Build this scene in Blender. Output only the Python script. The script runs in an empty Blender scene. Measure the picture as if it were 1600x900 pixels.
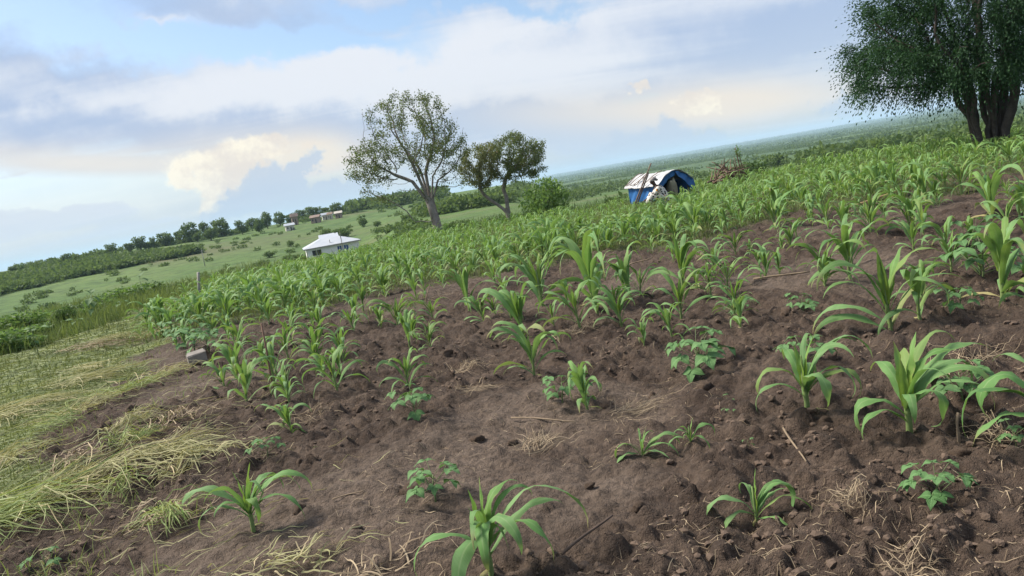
import bpy, bmesh, math, random
import numpy as np
from mathutils import Vector, Matrix
random.seed(7); RNG = np.random.default_rng(7)
R = math.radians
scn = bpy.context.scene
C = scn.collection

# ------------------------------------------------------------------ camera
CAM_H, FPX, ROLL, PITCH = 1.55, 1200.0, R(9.75), R(7.75)
cam_d = bpy.data.cameras.new('camera'); cam = bpy.data.objects.new('camera', cam_d); C.objects.link(cam)
cam_d.sensor_width = 36; cam_d.lens = 36 * FPX / 1600; cam_d.clip_start = 0.05; cam_d.clip_end = 60000
_f = Vector((0, math.cos(PITCH), -math.sin(PITCH))); _r0 = Vector((1, 0, 0)); _u0 = _r0.cross(_f)
_r = _r0 * math.cos(ROLL) - _u0 * math.sin(ROLL); _u = _u0 * math.cos(ROLL) + _r0 * math.sin(ROLL)
cam.matrix_world = Matrix(((_r.x, _u.x, -_f.x, 0), (_r.y, _u.y, -_f.y, 0), (_r.z, _u.z, -_f.z, CAM_H), (0, 0, 0, 1)))
scn.camera = cam
def ray(px, py):
    return (_f + _r * ((px - 800) / FPX) + _u * (-(py - 450) / FPX)).normalized()

# ------------------------------------------------------------------ light
SUN_AZ, SUN_EL = R(-70), R(48)      # azimuth from +Y towards +X
scn.view_settings.view_transform = 'Standard'; scn.view_settings.look = 'None'
scn.view_settings.exposure = 1.1; scn.view_settings.gamma = 1.0; scn.view_settings.use_curve_mapping = False
sl = bpy.data.lights.new('sun', 'SUN'); sl.energy = 3.4; sl.angle = R(18); sl.color = (1, 0.93, 0.82)
so = bpy.data.objects.new('sun', sl); C.objects.link(so)
sd = Vector((math.sin(SUN_AZ) * math.cos(SUN_EL), math.cos(SUN_AZ) * math.cos(SUN_EL), math.sin(SUN_EL)))
so.rotation_euler = (-sd).to_track_quat('-Z', 'Y').to_euler(); so.location = (0, 0, 30)

world = bpy.data.worlds.new('World'); scn.world = world; world.use_nodes = True
def build_sky():
    nt = world.node_tree; N = nt.nodes; Lk = nt.links; N.clear()
    def val(x):
        return x
    def put(sock, v):
        if hasattr(v, 'is_output'): Lk.new(v, sock)
        else: sock.default_value = v
    def M(op, a, b=0.0, c=0.0):
        n = N.new('ShaderNodeMath'); n.operation = op
        put(n.inputs[0], a); put(n.inputs[1], b); put(n.inputs[2], c); return n.outputs[0]
    def smooth(x, lo, hi):
        n = N.new('ShaderNodeMapRange'); n.interpolation_type = 'SMOOTHSTEP'
        put(n.inputs[0], x); n.inputs[1].default_value = lo; n.inputs[2].default_value = hi; return n.outputs[0]
    def noise(vec, scale, detail=5, rough=0.55, dist=0.0):
        n = N.new('ShaderNodeTexNoise'); n.inputs['Scale'].default_value = scale; n.inputs['Detail'].default_value = detail
        n.inputs['Roughness'].default_value = rough; n.inputs['Distortion'].default_value = dist; Lk.new(vec, n.inputs['Vector']); return n.outputs['Fac']
    def comb(x, y, z):
        n = N.new('ShaderNodeCombineXYZ'); put(n.inputs[0], x); put(n.inputs[1], y); put(n.inputs[2], z); return n.outputs[0]
    def mixc(f, a, b):
        n = N.new('ShaderNodeMix'); n.data_type = 'RGBA'; put(n.inputs[0], f)
        for s, v in ((n.inputs[6], a), (n.inputs[7], b)):
            if isinstance(v, tuple): s.default_value = (*v, 1)
            else: Lk.new(v, s)
        return n.outputs[2]
    tc = N.new('ShaderNodeTexCoord'); d = tc.outputs['Generated']
    sp = N.new('ShaderNodeSeparateXYZ'); Lk.new(d, sp.inputs[0]); x, y, z = sp.outputs
    # azimuth / elevation in degrees
    az = M('MULTIPLY', M('ARCTAN2', x, y), 57.2958); el = M('MULTIPLY', M('ARCSINE', z), 57.2958)
    # cloud-deck plane coordinates (perspective of a flat layer overhead)
    zz = M('ADD', M('MAXIMUM', z, 0.0), 0.10)
    pl = comb(M('DIVIDE', x, zz), M('DIVIDE', y, zz), 0.0)
    mp = N.new('ShaderNodeMapping'); mp.inputs['Rotation'].default_value = (0, 0, R(22)); mp.inputs['Scale'].default_value = (0.20, 1.15, 1.0); Lk.new(pl, mp.inputs[0])
    streak = noise(mp.outputs[0], 0.95, 7, 0.56, 0.5)
    mp2 = N.new('ShaderNodeMapping'); mp2.inputs['Location'].default_value = (3.1, 7.7, 0); mp2.inputs['Scale'].default_value = (0.5, 0.8, 1.0); Lk.new(pl, mp2.inputs[0])
    broad = noise(mp2.outputs[0], 0.42, 4, 0.5, 0.2)
    ang = comb(az, el, 0.0)
    fine = noise(ang, 0.16, 6, 0.6, 0.0); fine2 = noise(ang, 0.62, 8, 0.66, 0.0)
    wx = M('MULTIPLY', M('SUBTRACT', fine, 0.5), 14.0); wy = M('MULTIPLY', M('SUBTRACT', noise(comb(M('ADD', az, 77.0), el, 5.0), 0.16, 6, 0.6), 0.5), 7.0)
    azw = M('ADD', az, wx); elw = M('ADD', el, wy)
    def blob(px, py, sx, sy, rot=0.0, warp=True, soft=None):
        r = ray(px, py); a0 = math.degrees(math.atan2(r.x, r.y)); e0 = math.degrees(math.asin(r.z))
        k = 57.2958 / FPX; sx *= k; sy *= k
        A, E = (azw, elw) if warp else (az, el)
        dx = M('SUBTRACT', A, a0); dy = M('SUBTRACT', E, e0); c, s = math.cos(R(rot)), math.sin(R(rot))
        u = M('DIVIDE', M('ADD', M('MULTIPLY', dx, c), M('MULTIPLY', dy, s)), sx)
        v = M('DIVIDE', M('SUBTRACT', M('MULTIPLY', dy, c), M('MULTIPLY', dx, s)), sy)
        q = M('ADD', M('MULTIPLY', u, u), M('MULTIPLY', v, v))
        if soft: return smooth(q, 1.0 + soft, 1.0 - soft)
        return M('EXPONENT', M('MULTIPLY', q, -1.0))
    def tot(*bs):
        o = bs[0]
        for b in bs[1:]: o = M('ADD', o, b)
        return o
    sky = N.new('ShaderNodeTexSky'); sky.sky_type = 'NISHITA'; sky.sun_disc = False
    sky.sun_elevation = SUN_EL; sky.sun_rotation = SUN_AZ; sky.air_density = 1.0; sky.dust_density = 1.2; sky.ozone_density = 2.0
    # deck of thin layered cloud: amount
    IM = -9.75     # the bands lie level in the tilted picture, so they sink to the right against the horizon
    white = tot(blob(150, 142, 420, 26, IM), blob(760, 95, 330, 55, IM + 6), blob(1020, 60, 250, 50, IM + 14), blob(620, 130, 300, 40, IM), blob(60, 345, 190, 40, IM), blob(240, 30, 60, 10, IM), blob(950, 150, 330, 22, IM + 8), blob(1230, 130, 160, 30, IM + 12))
    grey = tot(blob(260, 190, 400, 34, IM), blob(30, 80, 190, 90, IM), blob(1180, 95, 330, 60, IM + 10), blob(330, 10, 200, 30, IM), blob(960, 205, 170, 30, IM), blob(900, 190, 500, 30, IM + 6), blob(1250, 30, 260, 40, IM))
    blue = tot(blob(470, 65, 300, 26, IM), blob(150, 300, 160, 22, IM), M('MULTIPLY', blob(90, 30, 260, 80, IM), 0.9), blob(700, 18, 260, 14, IM), blob(980, 175, 60, 18, IM))
    dens = M('ADD', M('MULTIPLY', smooth(streak, 0.34, 0.64), 0.55), M('MULTIPLY', smooth(broad, 0.3, 0.68), 0.35))
    cover = M('SUBTRACT', tot(dens, M('MULTIPLY', white, 0.55), M('MULTIPLY', grey, 0.55), 0.12), M('MULTIPLY', blue, 1.0))
    cover = smooth(cover, 0.05, 1.05)
    # colour of the deck: blue-grey undersides to white tops
    tone = M('SUBTRACT', tot(M('MULTIPLY', M('SUBTRACT', streak, 0.5), 1.9), M('MULTIPLY', white, 0.36), M('MULTIPLY', M('SUBTRACT', fine2, 0.5), 0.35), 0.44), M('MULTIPLY', grey, 0.40))
    tone = smooth(tone, 0.0, 1.0)
    deck = mixc(tone, (0.43, 0.55, 0.77), (0.82, 0.86, 0.93))
    # low horizon veil
    veil = smooth(el, 10.0, -1.0)
    deck2 = mixc(M('MULTIPLY', veil, 0.75), deck, (0.66, 0.75, 0.84))
    cover2 = M('MAXIMUM', cover, M('MULTIPLY', veil, 0.9))
    # warm cumulus bank lit from behind
    glow = tot(blob(430, 238, 150, 34, IM, False), M('MULTIPLY', blob(500, 240, 60, 36, IM, False), 0.7), blob(1130, 165, 120, 40, IM, False), blob(120, 255, 200, 22, IM, False), M('MULTIPLY', blob(940, 175, 190, 30, IM, False), 0.8), M('MULTIPLY', blob(1290, 150, 130, 26, IM, False), 0.7))
    deck3 = mixc(M('MINIMUM', M('MULTIPLY', glow, 0.75), 1.0), deck2, (0.90, 0.82, 0.72))
    nz = M('MULTIPLY', M('SUBTRACT', fine2, 0.5), 1.0)
    def puff(px, py, sx, sy, rot=IM):
        r = blob(px, py, sx, sy, rot); return M('ADD', r, M('MULTIPLY', nz, 0.5))
    cum = puff(352, 255, 66, 36)
    for a in ((325, 285, 40, 34), (395, 240, 40, 26), (1105, 172, 22, 20), (985, 152, 26, 9), (305, 310, 30, 22), (1062, 178, 40, 16)):
        cum = M('MAXIMUM', cum, puff(*a))
    cumf = smooth(cum, 0.32, 0.66)
    cumcol = mixc(smooth(tot(fine, M('MULTIPLY', fine2, 1.1)), 0.85, 1.25), (0.86, 0.78, 0.70), (1.12, 1.04, 0.84))
    # nearer blue-grey cumulus heads in front of the bright bank
    dk = blob(385, 292, 42, 26, IM)
    for a in ((425, 285, 45, 30), (480, 278, 34, 34), (455, 310, 120, 34), (1345, 165, 50, 30), (560, 310, 90, 30), (1040, 240, 150, 30), (350, 325, 70, 18)):
        dk = M('MAXIMUM', dk, blob(*a, IM))
    dkf = smooth(M('ADD', dk, M('MULTIPLY', nz, 0.5)), 0.34, 0.62)
    c4 = mixc(M('MULTIPLY', cumf, 0.80), deck3, cumcol)
    c5 = mixc(M('MULTIPLY', dkf, 0.85), c4, (0.55, 0.65, 0.79))
    cv = M('MAXIMUM', M('MAXIMUM', cover2, M('MULTIPLY', cumf, 0.97)), M('MAXIMUM', dkf, M('MINIMUM', glow, 0.9)))
    b1 = N.new('ShaderNodeBackground'); Lk.new(sky.outputs[0], b1.inputs[0]); b1.inputs[1].default_value = 0.08
    b2 = N.new('ShaderNodeBackground'); Lk.new(c5, b2.inputs[0]); b2.inputs[1].default_value = SKYK
    ms = N.new('ShaderNodeMixShader'); Lk.new(M('MINIMUM', cv, 1.0), ms.inputs[0]); Lk.new(b1.outputs[0], ms.inputs[1]); Lk.new(b2.outputs[0], ms.inputs[2])
    out = N.new('ShaderNodeOutputWorld'); Lk.new(ms.outputs[0], out.inputs[0])
SKYK = 0.47
build_sky()
scn.cycles.max_bounces = 5; scn.cycles.transparent_max_bounces = 8; scn.cycles.volume_bounces = 1
scn.cycles.use_denoising = True

# ------------------------------------------------------------------ noise
def _hash(ix, iy, s):
    n = (ix.astype(np.int64) * 374761393 + iy.astype(np.int64) * 668265263 + s * 974634757) & 0xffffffff
    n = ((n ^ (n >> 13)) * 1274126177) & 0xffffffff
    return ((n ^ (n >> 16)) & 0xffffff) / float(0xffffff)
def vnoise(x, y, s=0):
    ix = np.floor(x); iy = np.floor(y); fx = x - ix; fy = y - iy
    fx = fx * fx * fx * (fx * (fx * 6 - 15) + 10); fy = fy * fy * fy * (fy * (fy * 6 - 15) + 10)
    a = _hash(ix, iy, s); b = _hash(ix + 1, iy, s); c = _hash(ix, iy + 1, s); d = _hash(ix + 1, iy + 1, s)
    return (a + (b - a) * fx) * (1 - fy) + (c + (d - c) * fx) * fy
def fbm(x, y, s=0, o=4, g=0.5):
    t = 0; a = 1; n = 0
    for k in range(o):
        t = t + a * vnoise(x, y, s + k * 17); n += a; a *= g
        x, y = x * 1.97 + 3.1 + y * 0.3, y * 1.97 + 1.7 - x * 0.25
    return t / n
def worley(x, y, s=0):
    ix = np.floor(x); iy = np.floor(y); best = np.full(np.shape(x), 9.0); val = np.zeros(np.shape(x))
    for dx in (-1, 0, 1):
        for dy in (-1, 0, 1):
            cx = ix + dx; cy = iy + dy; px = cx + _hash(cx, cy, s); py = cy + _hash(cx, cy, s + 5)
            d = np.hypot(x - px, y - py); m = d < best; best = np.where(m, d, best); val = np.where(m, _hash(cx, cy, s + 9), val)
    return best, val
def sstep(x, a, b):
    t = np.clip((x - a) / (b - a), 0, 1); return t * t * (3 - 2 * t)

# ------------------------------------------------------------------ terrain
_LD = np.linspace(math.log(4), math.log(14000), 500)
def _tab(d, z):
    t = np.interp(_LD, np.log(np.maximum(d, 1.0)), z); k = np.exp(-0.5 * (np.arange(-9, 10) / 4.0) ** 2); k /= k.sum()
    return np.convolve(np.pad(t, 9, mode='edge'), k, mode='valid')
T_L = _tab([1, 18, 24, 30, 60, 100, 150, 200, 250, 310, 335, 400, 600, 2000, 12000], [0, 0, .0, -.22, -3.6, -6.4, -6.3, -4.4, -2.0, 0.7, 1.0, 0.2, -10, -60, -60])
T_M = _tab([1, 30, 37, 60, 100, 140, 200, 300, 420, 600, 2000, 12000], [0, 0, -.3, -1.5, -2.5, -2.4, -2.2, -0.8, 1.2, -6, -50, -60])
T_R = _tab([1, 29, 36, 70, 150, 300, 600, 1200, 2500, 5000, 8600, 9600, 12000], [0, 0, -.4, -2.9, -4.9, -8.3, -12.0, -16.0, -20, -20, -4, 2.5, -20])
def crest(th):
    return np.interp(th, [-60, -35, -22, -6, 9, 33, 60], [18, 19, 24, 31, 30, 29, 29])
def H(x, y):
    x = np.asarray(x, float); y = np.asarray(y, float)
    d = np.hypot(x, y); th = np.degrees(np.arctan2(x, np.maximum(y, 1e-3))); ld = np.log(np.maximum(d, 1e-3))
    wl = 1 - sstep(th, -11.5, -6.5); wr = sstep(th, 0.5, 5.0); wm = 1 - wl - wr
    z = wl * np.interp(ld, _LD, T_L) + wm * np.interp(ld, _LD, T_M) + wr * np.interp(ld, _LD, T_R)
    z = z + sstep(d, 40, 200) * (fbm(x / 90, y / 90, 3, 3) - .5) * 1.6 + sstep(d, 1500, 6000) * (fbm(x / 1500, y / 1500, 8, 4) - .5) * 18 * sstep(th, 0, 8) * (1 - sstep(th, 14, 30) * .75)
    z = z + 0.018 * np.clip(x, 0, 40) * (1 - sstep(d, 28, 60)) * sstep(x, 0, 6) - 0.003 * np.clip(-x - 3, 0, 30) * (1 - sstep(d, 28, 60))
    return z
# the field's left edge (soil | mown grass) as x of y
_EY = [0.0, 3.0, 4.4, 6.0, 8.0, 10.5, 14.0, 18.0, 24.0, 40.0]
_EX = [-3.2, -3.4, -3.5, -4.2, -4.9, -5.3, -6.6, -7.8, -9.6, -15.0]
def soilmask(x, y):
    d = np.hypot(x, y); th = np.degrees(np.arctan2(x, np.maximum(y, 1e-3)))
    e = np.interp(y, _EY, _EX); n = (fbm(x / 1.3, y / 1.3, 21, 3) - .5)
    m = sstep(x - e + n * 2.2, -0.25, 0.45)
    return m * (1 - sstep(d - crest(th) + n * 3, -1.5, 0.5))
def densemask(x, y):     # the weedy, thickly sown far part of the field
    d = np.hypot(x, y); th = np.degrees(np.arctan2(x, np.maximum(y, 1e-3)))
    d0 = np.interp(th, [-30, -22, -8, 10, 20, 30, 40], [13.0, 12.5, 12.2, 12.4, 14.5, 15.5, 15.5]); n = fbm(x / 1.8, y / 1.8, 41, 3) - .5
    return sstep(d - d0 + n * 5, -0.6, 1.0)
def detail(x, y):
    d = np.hypot(x, y); near = 1 - sstep(d, 26, 45); s = soilmask(x, y)
    z = (fbm(x / 0.9, y / 0.9, 51, 3) - .5) * 0.16 + (fbm(x / 3.1, y / 3.1, 58, 2) - .5) * 0.12
    sm = sstep(fbm(x / 1.6, y / 1.6, 71, 2), 0.30, 0.46)                # 0 = washed smooth, 1 = cloddy
    z2 = (fbm(x / 0.22, y / 0.22, 55, 5, 0.66) - .5) * 0.12
    w, v = worley(x / 0.13, y / 0.13, 61); cl = np.clip(1 - w / 0.55, 0, 1) ** 0.7 * v * 0.075
    w2, v2 = worley(x / 0.052 + 3, y / 0.052, 63); cl2 = np.clip(1 - w2 / 0.6, 0, 1) * v2 * 0.022
    return near * (s * (z + (z2 + cl + cl2) * (0.55 + 0.55 * sm)) + (1 - s) * (z * 0.6 + z2 * 0.35))
def lowdetail(x, y):
    d = np.hypot(x, y); near = 1 - sstep(d, 26, 45)
    return near * ((fbm(x / 0.9, y / 0.9, 51, 3) - .5) * 0.16 + (fbm(x / 3.1, y / 3.1, 58, 2) - .5) * 0.12)
def G(x, y): return H(x, y) + detail(x, y)
_TS = np.exp(np.linspace(math.log(1.2), math.log(9000), 1500))
def at(px, py):
    r = ray(px, py); X = r.x * _TS; Y = r.y * _TS; Z = CAM_H + r.z * _TS; g = H(X, Y) + lowdetail(X, Y)
    k = np.argmax(Z < g)
    if Z[k] >= g[k]: k = len(_TS) - 1
    a = Z[k - 1] - g[k - 1]; b = g[k] - Z[k]; t = _TS[k - 1] + (_TS[k] - _TS[k - 1]) * a / max(a + b, 1e-9)
    return float(r.x * t), float(r.y * t)
def at_d(px, py, d):
    r = ray(px, py); h = math.hypot(r.x, r.y); return r.x / h * d, r.y / h * d
def gz(x, y): return float(G(np.array([x]), np.array([y]))[0])

# ------------------------------------------------------------------ mesh helpers
def mesh(name, V, F, mats=(), smooth=True, uv=None, attr=None, midx=None):
    V = np.asarray(V, np.float32); Fs = F if isinstance(F, list) and len(F) and isinstance(F[0], np.ndarray) and F[0].ndim == 2 else [np.asarray(F, np.int32)]
    li = np.concatenate([f.ravel() for f in Fs]).astype(np.int32)
    sizes = np.concatenate([np.full(len(f), f.shape[1], np.int32) for f in Fs]); starts = np.concatenate([[0], np.cumsum(sizes)[:-1]]).astype(np.int32)
    me = bpy.data.meshes.new(name); me.vertices.add(len(V)); me.vertices.foreach_set('co', V.ravel())
    me.loops.add(len(li)); me.loops.foreach_set('vertex_index', li); me.polygons.add(len(sizes)); me.polygons.foreach_set('loop_start', starts)
    if midx is not None: me.polygons.foreach_set('material_index', np.asarray(midx, np.int32))
    me.polygons.foreach_set('use_smooth', np.full(len(sizes), bool(smooth)))
    if uv is not None:
        u = me.uv_layers.new(name='UVMap'); u.data.foreach_set('uv', np.asarray(uv, np.float32)[li].ravel())
    for k, a in (attr or {}).items():
        t = me.attributes.new(k, 'FLOAT', 'POINT'); t.data.foreach_set('value', np.asarray(a, np.float32))
    for m in (mats if isinstance(mats, (list, tuple)) else [mats]): me.materials.append(m)
    me.update(calc_edges=True); return me
def obj(name, me, parent=None, loc=None, rot=None, sc=None, kind=None, label=None, cat=None, group=None):
    o = bpy.data.objects.new(name, me); C.objects.link(o)
    if parent is not None: o.parent = parent
    if loc is not None: o.location = loc
    if rot is not None: o.rotation_euler = rot
    if sc is not None: o.scale = (sc, sc, sc) if not hasattr(sc, '__len__') else sc
    if kind: o['kind'] = kind
    if label: o['label'] = label
    if cat: o['category'] = cat
    if group: o['group'] = group
    return o
def bm_mesh(name, bm, mat, smooth=False):
    me = bpy.data.meshes.new(name); bm.to_mesh(me); bm.free(); me.materials.append(mat)
    me.polygons.foreach_set('use_smooth', np.full(len(me.polygons), smooth)); return me
def box_bm(bm, cx, cy, cz, sx, sy, sz, rot=None, bev=0):
    r = bmesh.ops.create_cube(bm, size=1.0); M = Matrix.Translation((cx, cy, cz)) @ (rot.to_4x4() if rot else Matrix()) @ Matrix.Diagonal((sx, sy, sz, 1))
    bmesh.ops.transform(bm, matrix=M, verts=r['verts'])
    if bev: bmesh.ops.bevel(bm, geom=list({e for v in r['verts'] for e in v.link_edges}), offset=bev, segments=2, affect='EDGES')
def tube(P, rad, n=6, cap=True):
    """connected tube along points P with radii rad -> V, [quads, tris]"""
    P = np.asarray(P, float); m = len(P); T = np.gradient(P, axis=0); T /= np.linalg.norm(T, axis=1)[:, None] + 1e-9
    up = np.array([0.13, 0.21, 0.97]); V = []
    for i in range(m):
        a = np.cross(T[i], up)
        if np.linalg.norm(a) < 0.2: a = np.cross(T[i], [1, 0, 0])
        a /= np.linalg.norm(a); b = np.cross(T[i], a)
        for k in range(n):
            q = 2 * math.pi * k / n; V.append(P[i] + rad[i] * (math.cos(q) * a + math.sin(q) * b))
    Q = [[i * n + k, i * n + (k + 1) % n, (i + 1) * n + (k + 1) % n, (i + 1) * n + k] for i in range(m - 1) for k in range(n)]
    F = [np.array(Q)]
    if cap:
        V.append(P[0]); V.append(P[-1]); a = len(V) - 2; b = a + 1
        F.append(np.array([[a, (k + 1) % n, k] for k in range(n)] + [[b, (m - 1) * n + k, (m - 1) * n + (k + 1) % n] for k in range(n)]))
    return np.array(V), F
def join(parts):
    """[(V, [F arrays])] -> one V, F list by size"""
    V = []; by = {}; off = 0
    for v, fs in parts:
        V.append(v)
        for f in fs: by.setdefault(f.shape[1], []).append(f + off)
        off += len(v)
    return np.concatenate(V), [np.concatenate(x) for x in by.values()]

# ------------------------------------------------------------------ materials
class NB:
    def __init__(s, name):
        s.m = bpy.data.materials.new(name); s.m.use_nodes = True; s.t = s.m.node_tree; s.N = s.t.nodes; s.L = s.t.links; s.N.clear()
    def n(s, typ, **kw):
        a = s.N.new(typ)
        for k, v in kw.items(): setattr(a, k, v)
        return a
    def put(s, sock, v):
        if hasattr(v, 'is_output'): s.L.new(v, sock)
        elif isinstance(v, tuple) and len(v) == 3 and sock.type == 'RGBA': sock.default_value = (*v, 1)
        else: sock.default_value = v
    def math(s, op, a, b=0.0):
        x = s.n('ShaderNodeMath', operation=op); s.put(x.inputs[0], a); s.put(x.inputs[1], b); return x.outputs[0]
    def mix(s, f, a, b, mode='MIX'):
        x = s.n('ShaderNodeMix', data_type='RGBA', blend_type=mode); s.put(x.inputs[0], f); s.put(x.inputs[6], a); s.put(x.inputs[7], b); return x.outputs[2]
    def rng(s, v, a, b, c=0.0, d=1.0):
        x = s.n('ShaderNodeMapRange'); s.put(x.inputs[0], v)
        for i, q in enumerate((a, b, c, d)): x.inputs[i + 1].default_value = q
        return x.outputs[0]
    def attr(s, name): return s.n('ShaderNodeAttribute', attribute_name=name).outputs['Fac']
    def pos(s): return s.n('ShaderNodeNewGeometry').outputs['Position']
    def oco(s): return s.n('ShaderNodeTexCoord').outputs['Object']
    def rnd(s): return s.n('ShaderNodeObjectInfo').outputs['Random']
    def noise(s, vec, scale, detail=4, rough=.55):
        x = s.n('ShaderNodeTexNoise'); x.inputs['Scale'].default_value = scale; x.inputs['Detail'].default_value = detail; x.inputs['Roughness'].default_value = rough
        if vec is not None: s.L.new(vec, x.inputs['Vector'])
        return x.outputs['Fac']
    def bump(s, h, strength=.5, dist=.01):
        x = s.n('ShaderNodeBump'); x.inputs['Strength'].default_value = strength; x.inputs['Distance'].default_value = dist; s.L.new(h, x.inputs['Height']); return x.outputs[0]
    def done(s, col, rough=.8, spec=.3, normal=None, trans=0.0, tcol=None):
        p = s.n('ShaderNodeBsdfPrincipled'); s.put(p.inputs['Base Color'], col); s.put(p.inputs['Roughness'], rough); s.put(p.inputs['Specular IOR Level'], spec)
        if normal is not None: s.L.new(normal, p.inputs['Normal'])
        o = s.n('ShaderNodeOutputMaterial'); sh = p.outputs[0]
        if trans:
            t = s.n('ShaderNodeBsdfTranslucent'); s.put(t.inputs[0], tcol if tcol is not None else col)
            m = s.n('ShaderNodeMixShader'); s.put(m.inputs[0], trans); s.L.new(sh, m.inputs[1]); s.L.new(t.outputs[0], m.inputs[2]); sh = m.outputs[0]
        s.L.new(sh, o.inputs[0]); return s.m
def simple(name, col, rough=.8, var=.25, scale=6.0, spec=.25, bump=0.0, dist=.01, bscale=40):
    b = NB(name); c = b.oco(); n = b.noise(c, scale, 5)
    k = b.rng(n, .25, .75, 1 - var, 1 + var); col2 = b.mix(1.0, col, b.n('ShaderNodeCombineColor').outputs[0], 'MULTIPLY')
    cc = b.N[-1] if False else [x for x in b.N if x.type == 'COMBINE_COLOR'][0]
    for i in range(3): b.L.new(k, cc.inputs[i])
    nm = b.bump(b.noise(c, bscale, 4), bump, dist) if bump else None
    return b.done(col2, rough, spec, nm)
def leafmat(name, dark, light, trans=.3, rough=.55, spec=.35, tip=None):
    """foliage: colour varies leaf by leaf through the 'var' attribute"""
    b = NB(name); v = b.attr('var'); c = b.mix(v, dark, light); n = b.noise(b.pos(), 1.3, 2)
    c = b.mix(b.rng(n, .3, .7, 0, .35), c, tuple(x * .72 for x in dark))
    if tip: c = b.mix(b.rng(v, .9, .97), c, tip)
    return b.done(c, rough, spec, None, trans, b.mix(.4, c, (light[0] * 1.5, light[1] * 1.5, light[2] * .7)))

# ------------------------------------------------------------------ ground sheet
def ground_mat():
    b = NB('soil_and_grass'); P = b.pos(); s = b.attr('soil'); w = b.attr('weed'); far = b.attr('far')
    n1 = b.noise(P, .55, 3); n2 = b.noise(P, 3.2, 6, .6); n3 = b.noise(P, 26, 5, .65); n4 = b.noise(P, 140, 3, .6)
    soil = b.mix(b.rng(n2, .35, .68), (.056, .038, .028), (.145, .104, .077))
    soil = b.mix(b.rng(b.attr('wash'), 0, 1, 0, .8), soil, b.mix(b.rng(n2, .3, .7), (.150, .110, .083), (.190, .144, .111)))
    soil = b.mix(b.rng(n3, .42, .66, 0, .6), soil, (.026, .019, .015))
    soil = b.mix(b.rng(n4, .64, .76, 0, .6), soil, (.24, .19, .145))
    gr = b.mix(b.rng(n2, .3, .7), (.085, .115, .045), (.17, .19, .085)); gr = b.mix(b.rng(n3, .5, .75, 0, .6), gr, (.24, .22, .12))
    gr = b.mix(b.rng(n1, .45, .65, 0, .45), gr, (.10, .14, .05))
    m1 = b.noise(P, .013, 4, .6); m2 = b.noise(P, .07, 4, .65); m3 = b.noise(P, .35, 4, .65)
    mead = b.mix(b.rng(m1, .35, .65), (.060, .115, .030), (.105, .165, .045)); mead = b.mix(b.rng(m2, .45, .7, 0, .6), mead, (.135, .175, .060))
    mead = b.mix(b.rng(m3, .45, .65, 0, .75), mead, (.040, .070, .022)); mead = b.mix(b.rng(b.noise(P, 1.4, 4, .7), .55, .75, 0, .5), mead, (.15, .16, .06)); mead = b.mix(b.rng(b.noise(P, .028, 3, .6), .52, .66, 0, .55), mead, (.120, .115, .060))
    mead = b.mix(b.rng(b.attr('wood'), 0, 1, 0, .85), mead, b.mix(b.rng(m2, .35, .65), (.038, .072, .026), (.068, .110, .040)))
    brown = b.mix(b.rng(m3, .3, .7), (.10, .085, .055), (.12, .115, .06)); mead = b.mix(b.rng(b.attr('bare'), 0, 1, 0, .75), mead, brown)
    weed = b.mix(b.rng(n3, .35, .7), (.055, .080, .028), (.12, .14, .06))
    c = b.mix(s, gr, soil); c = b.mix(b.math('MULTIPLY', w, b.rng(n2, .3, .55)), c, weed); c = b.mix(far, c, mead)
    h = b.math('ADD', b.math('MULTIPLY', n3, 1.0), b.math('MULTIPLY', n4, .35))
    return b.done(c, b.mix(s, (.95,) * 3, (.88,) * 3), .2, b.bump(h, 1.0, .05))
def build_ground():
    th = np.concatenate([np.linspace(-180, -46, 28)[:-1], np.linspace(-46, 46, 440), np.linspace(46, 180, 28)[1:]])
    r = [0.25]
    while r[-1] < 32: r.append(r[-1] * (1.10 if r[-1] < 1.6 else 1.0048))
    while r[-1] < 12000: r.append(r[-1] * 1.028)
    r = np.array(r); T, RR = np.meshgrid(np.radians(th), r); X = RR * np.sin(T); Y = RR * np.cos(T)
    fx, fy = X.ravel(), Y.ravel(); Z = H(fx, fy); nr = np.hypot(fx, fy) < 50; Z[nr] += detail(fx[nr], fy[nr])
    n = len(th); m = len(r); V = np.stack([fx, fy, Z], 1)
    i = np.arange(m - 1)[:, None] * n + np.arange(n - 1)[None, :]; Q = np.stack([i, i + 1, i + n + 1, i + n], -1).reshape(-1, 4)[:, ::-1]
    d = np.hypot(fx, fy); az = np.degrees(np.arctan2(fx, np.maximum(fy, 1e-3))); s = soilmask(fx, fy)
    wash = (1 - sstep(fbm(fx / 1.6, fy / 1.6, 71, 2), 0.24, 0.38)) * s * (1 - sstep(d, 9, 16))
    weed = densemask(fx, fy) * s * .75
    far = sstep(d - crest(az) + (fbm(fx / 3, fy / 3, 77, 2) - .5) * 6, -1, 6)
    wood = sstep(az, -3, 3) * sstep(d, 180, 700) * sstep(fbm(fx / 300, fy / 300, 91, 3) + sstep(d, 800, 3000) * .3, .38, .52)
    rx, ry = at_d(215, 400, 235)
    bare = np.exp(-(((fx - rx) / 42) ** 2 + ((fy - ry + (fx - rx) * .1) / 22) ** 2)) * (fbm(fx / 20, fy / 20, 93, 3) > .3)
    me = mesh('ground', V, Q, ground_mat(), True, None, dict(soil=s, wash=wash, weed=weed, far=far, wood=wood, bare=bare))
    return obj('ground', me, kind='structure', label='dark tilled soil of the field running out into green hills')
ground = build_ground()

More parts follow.
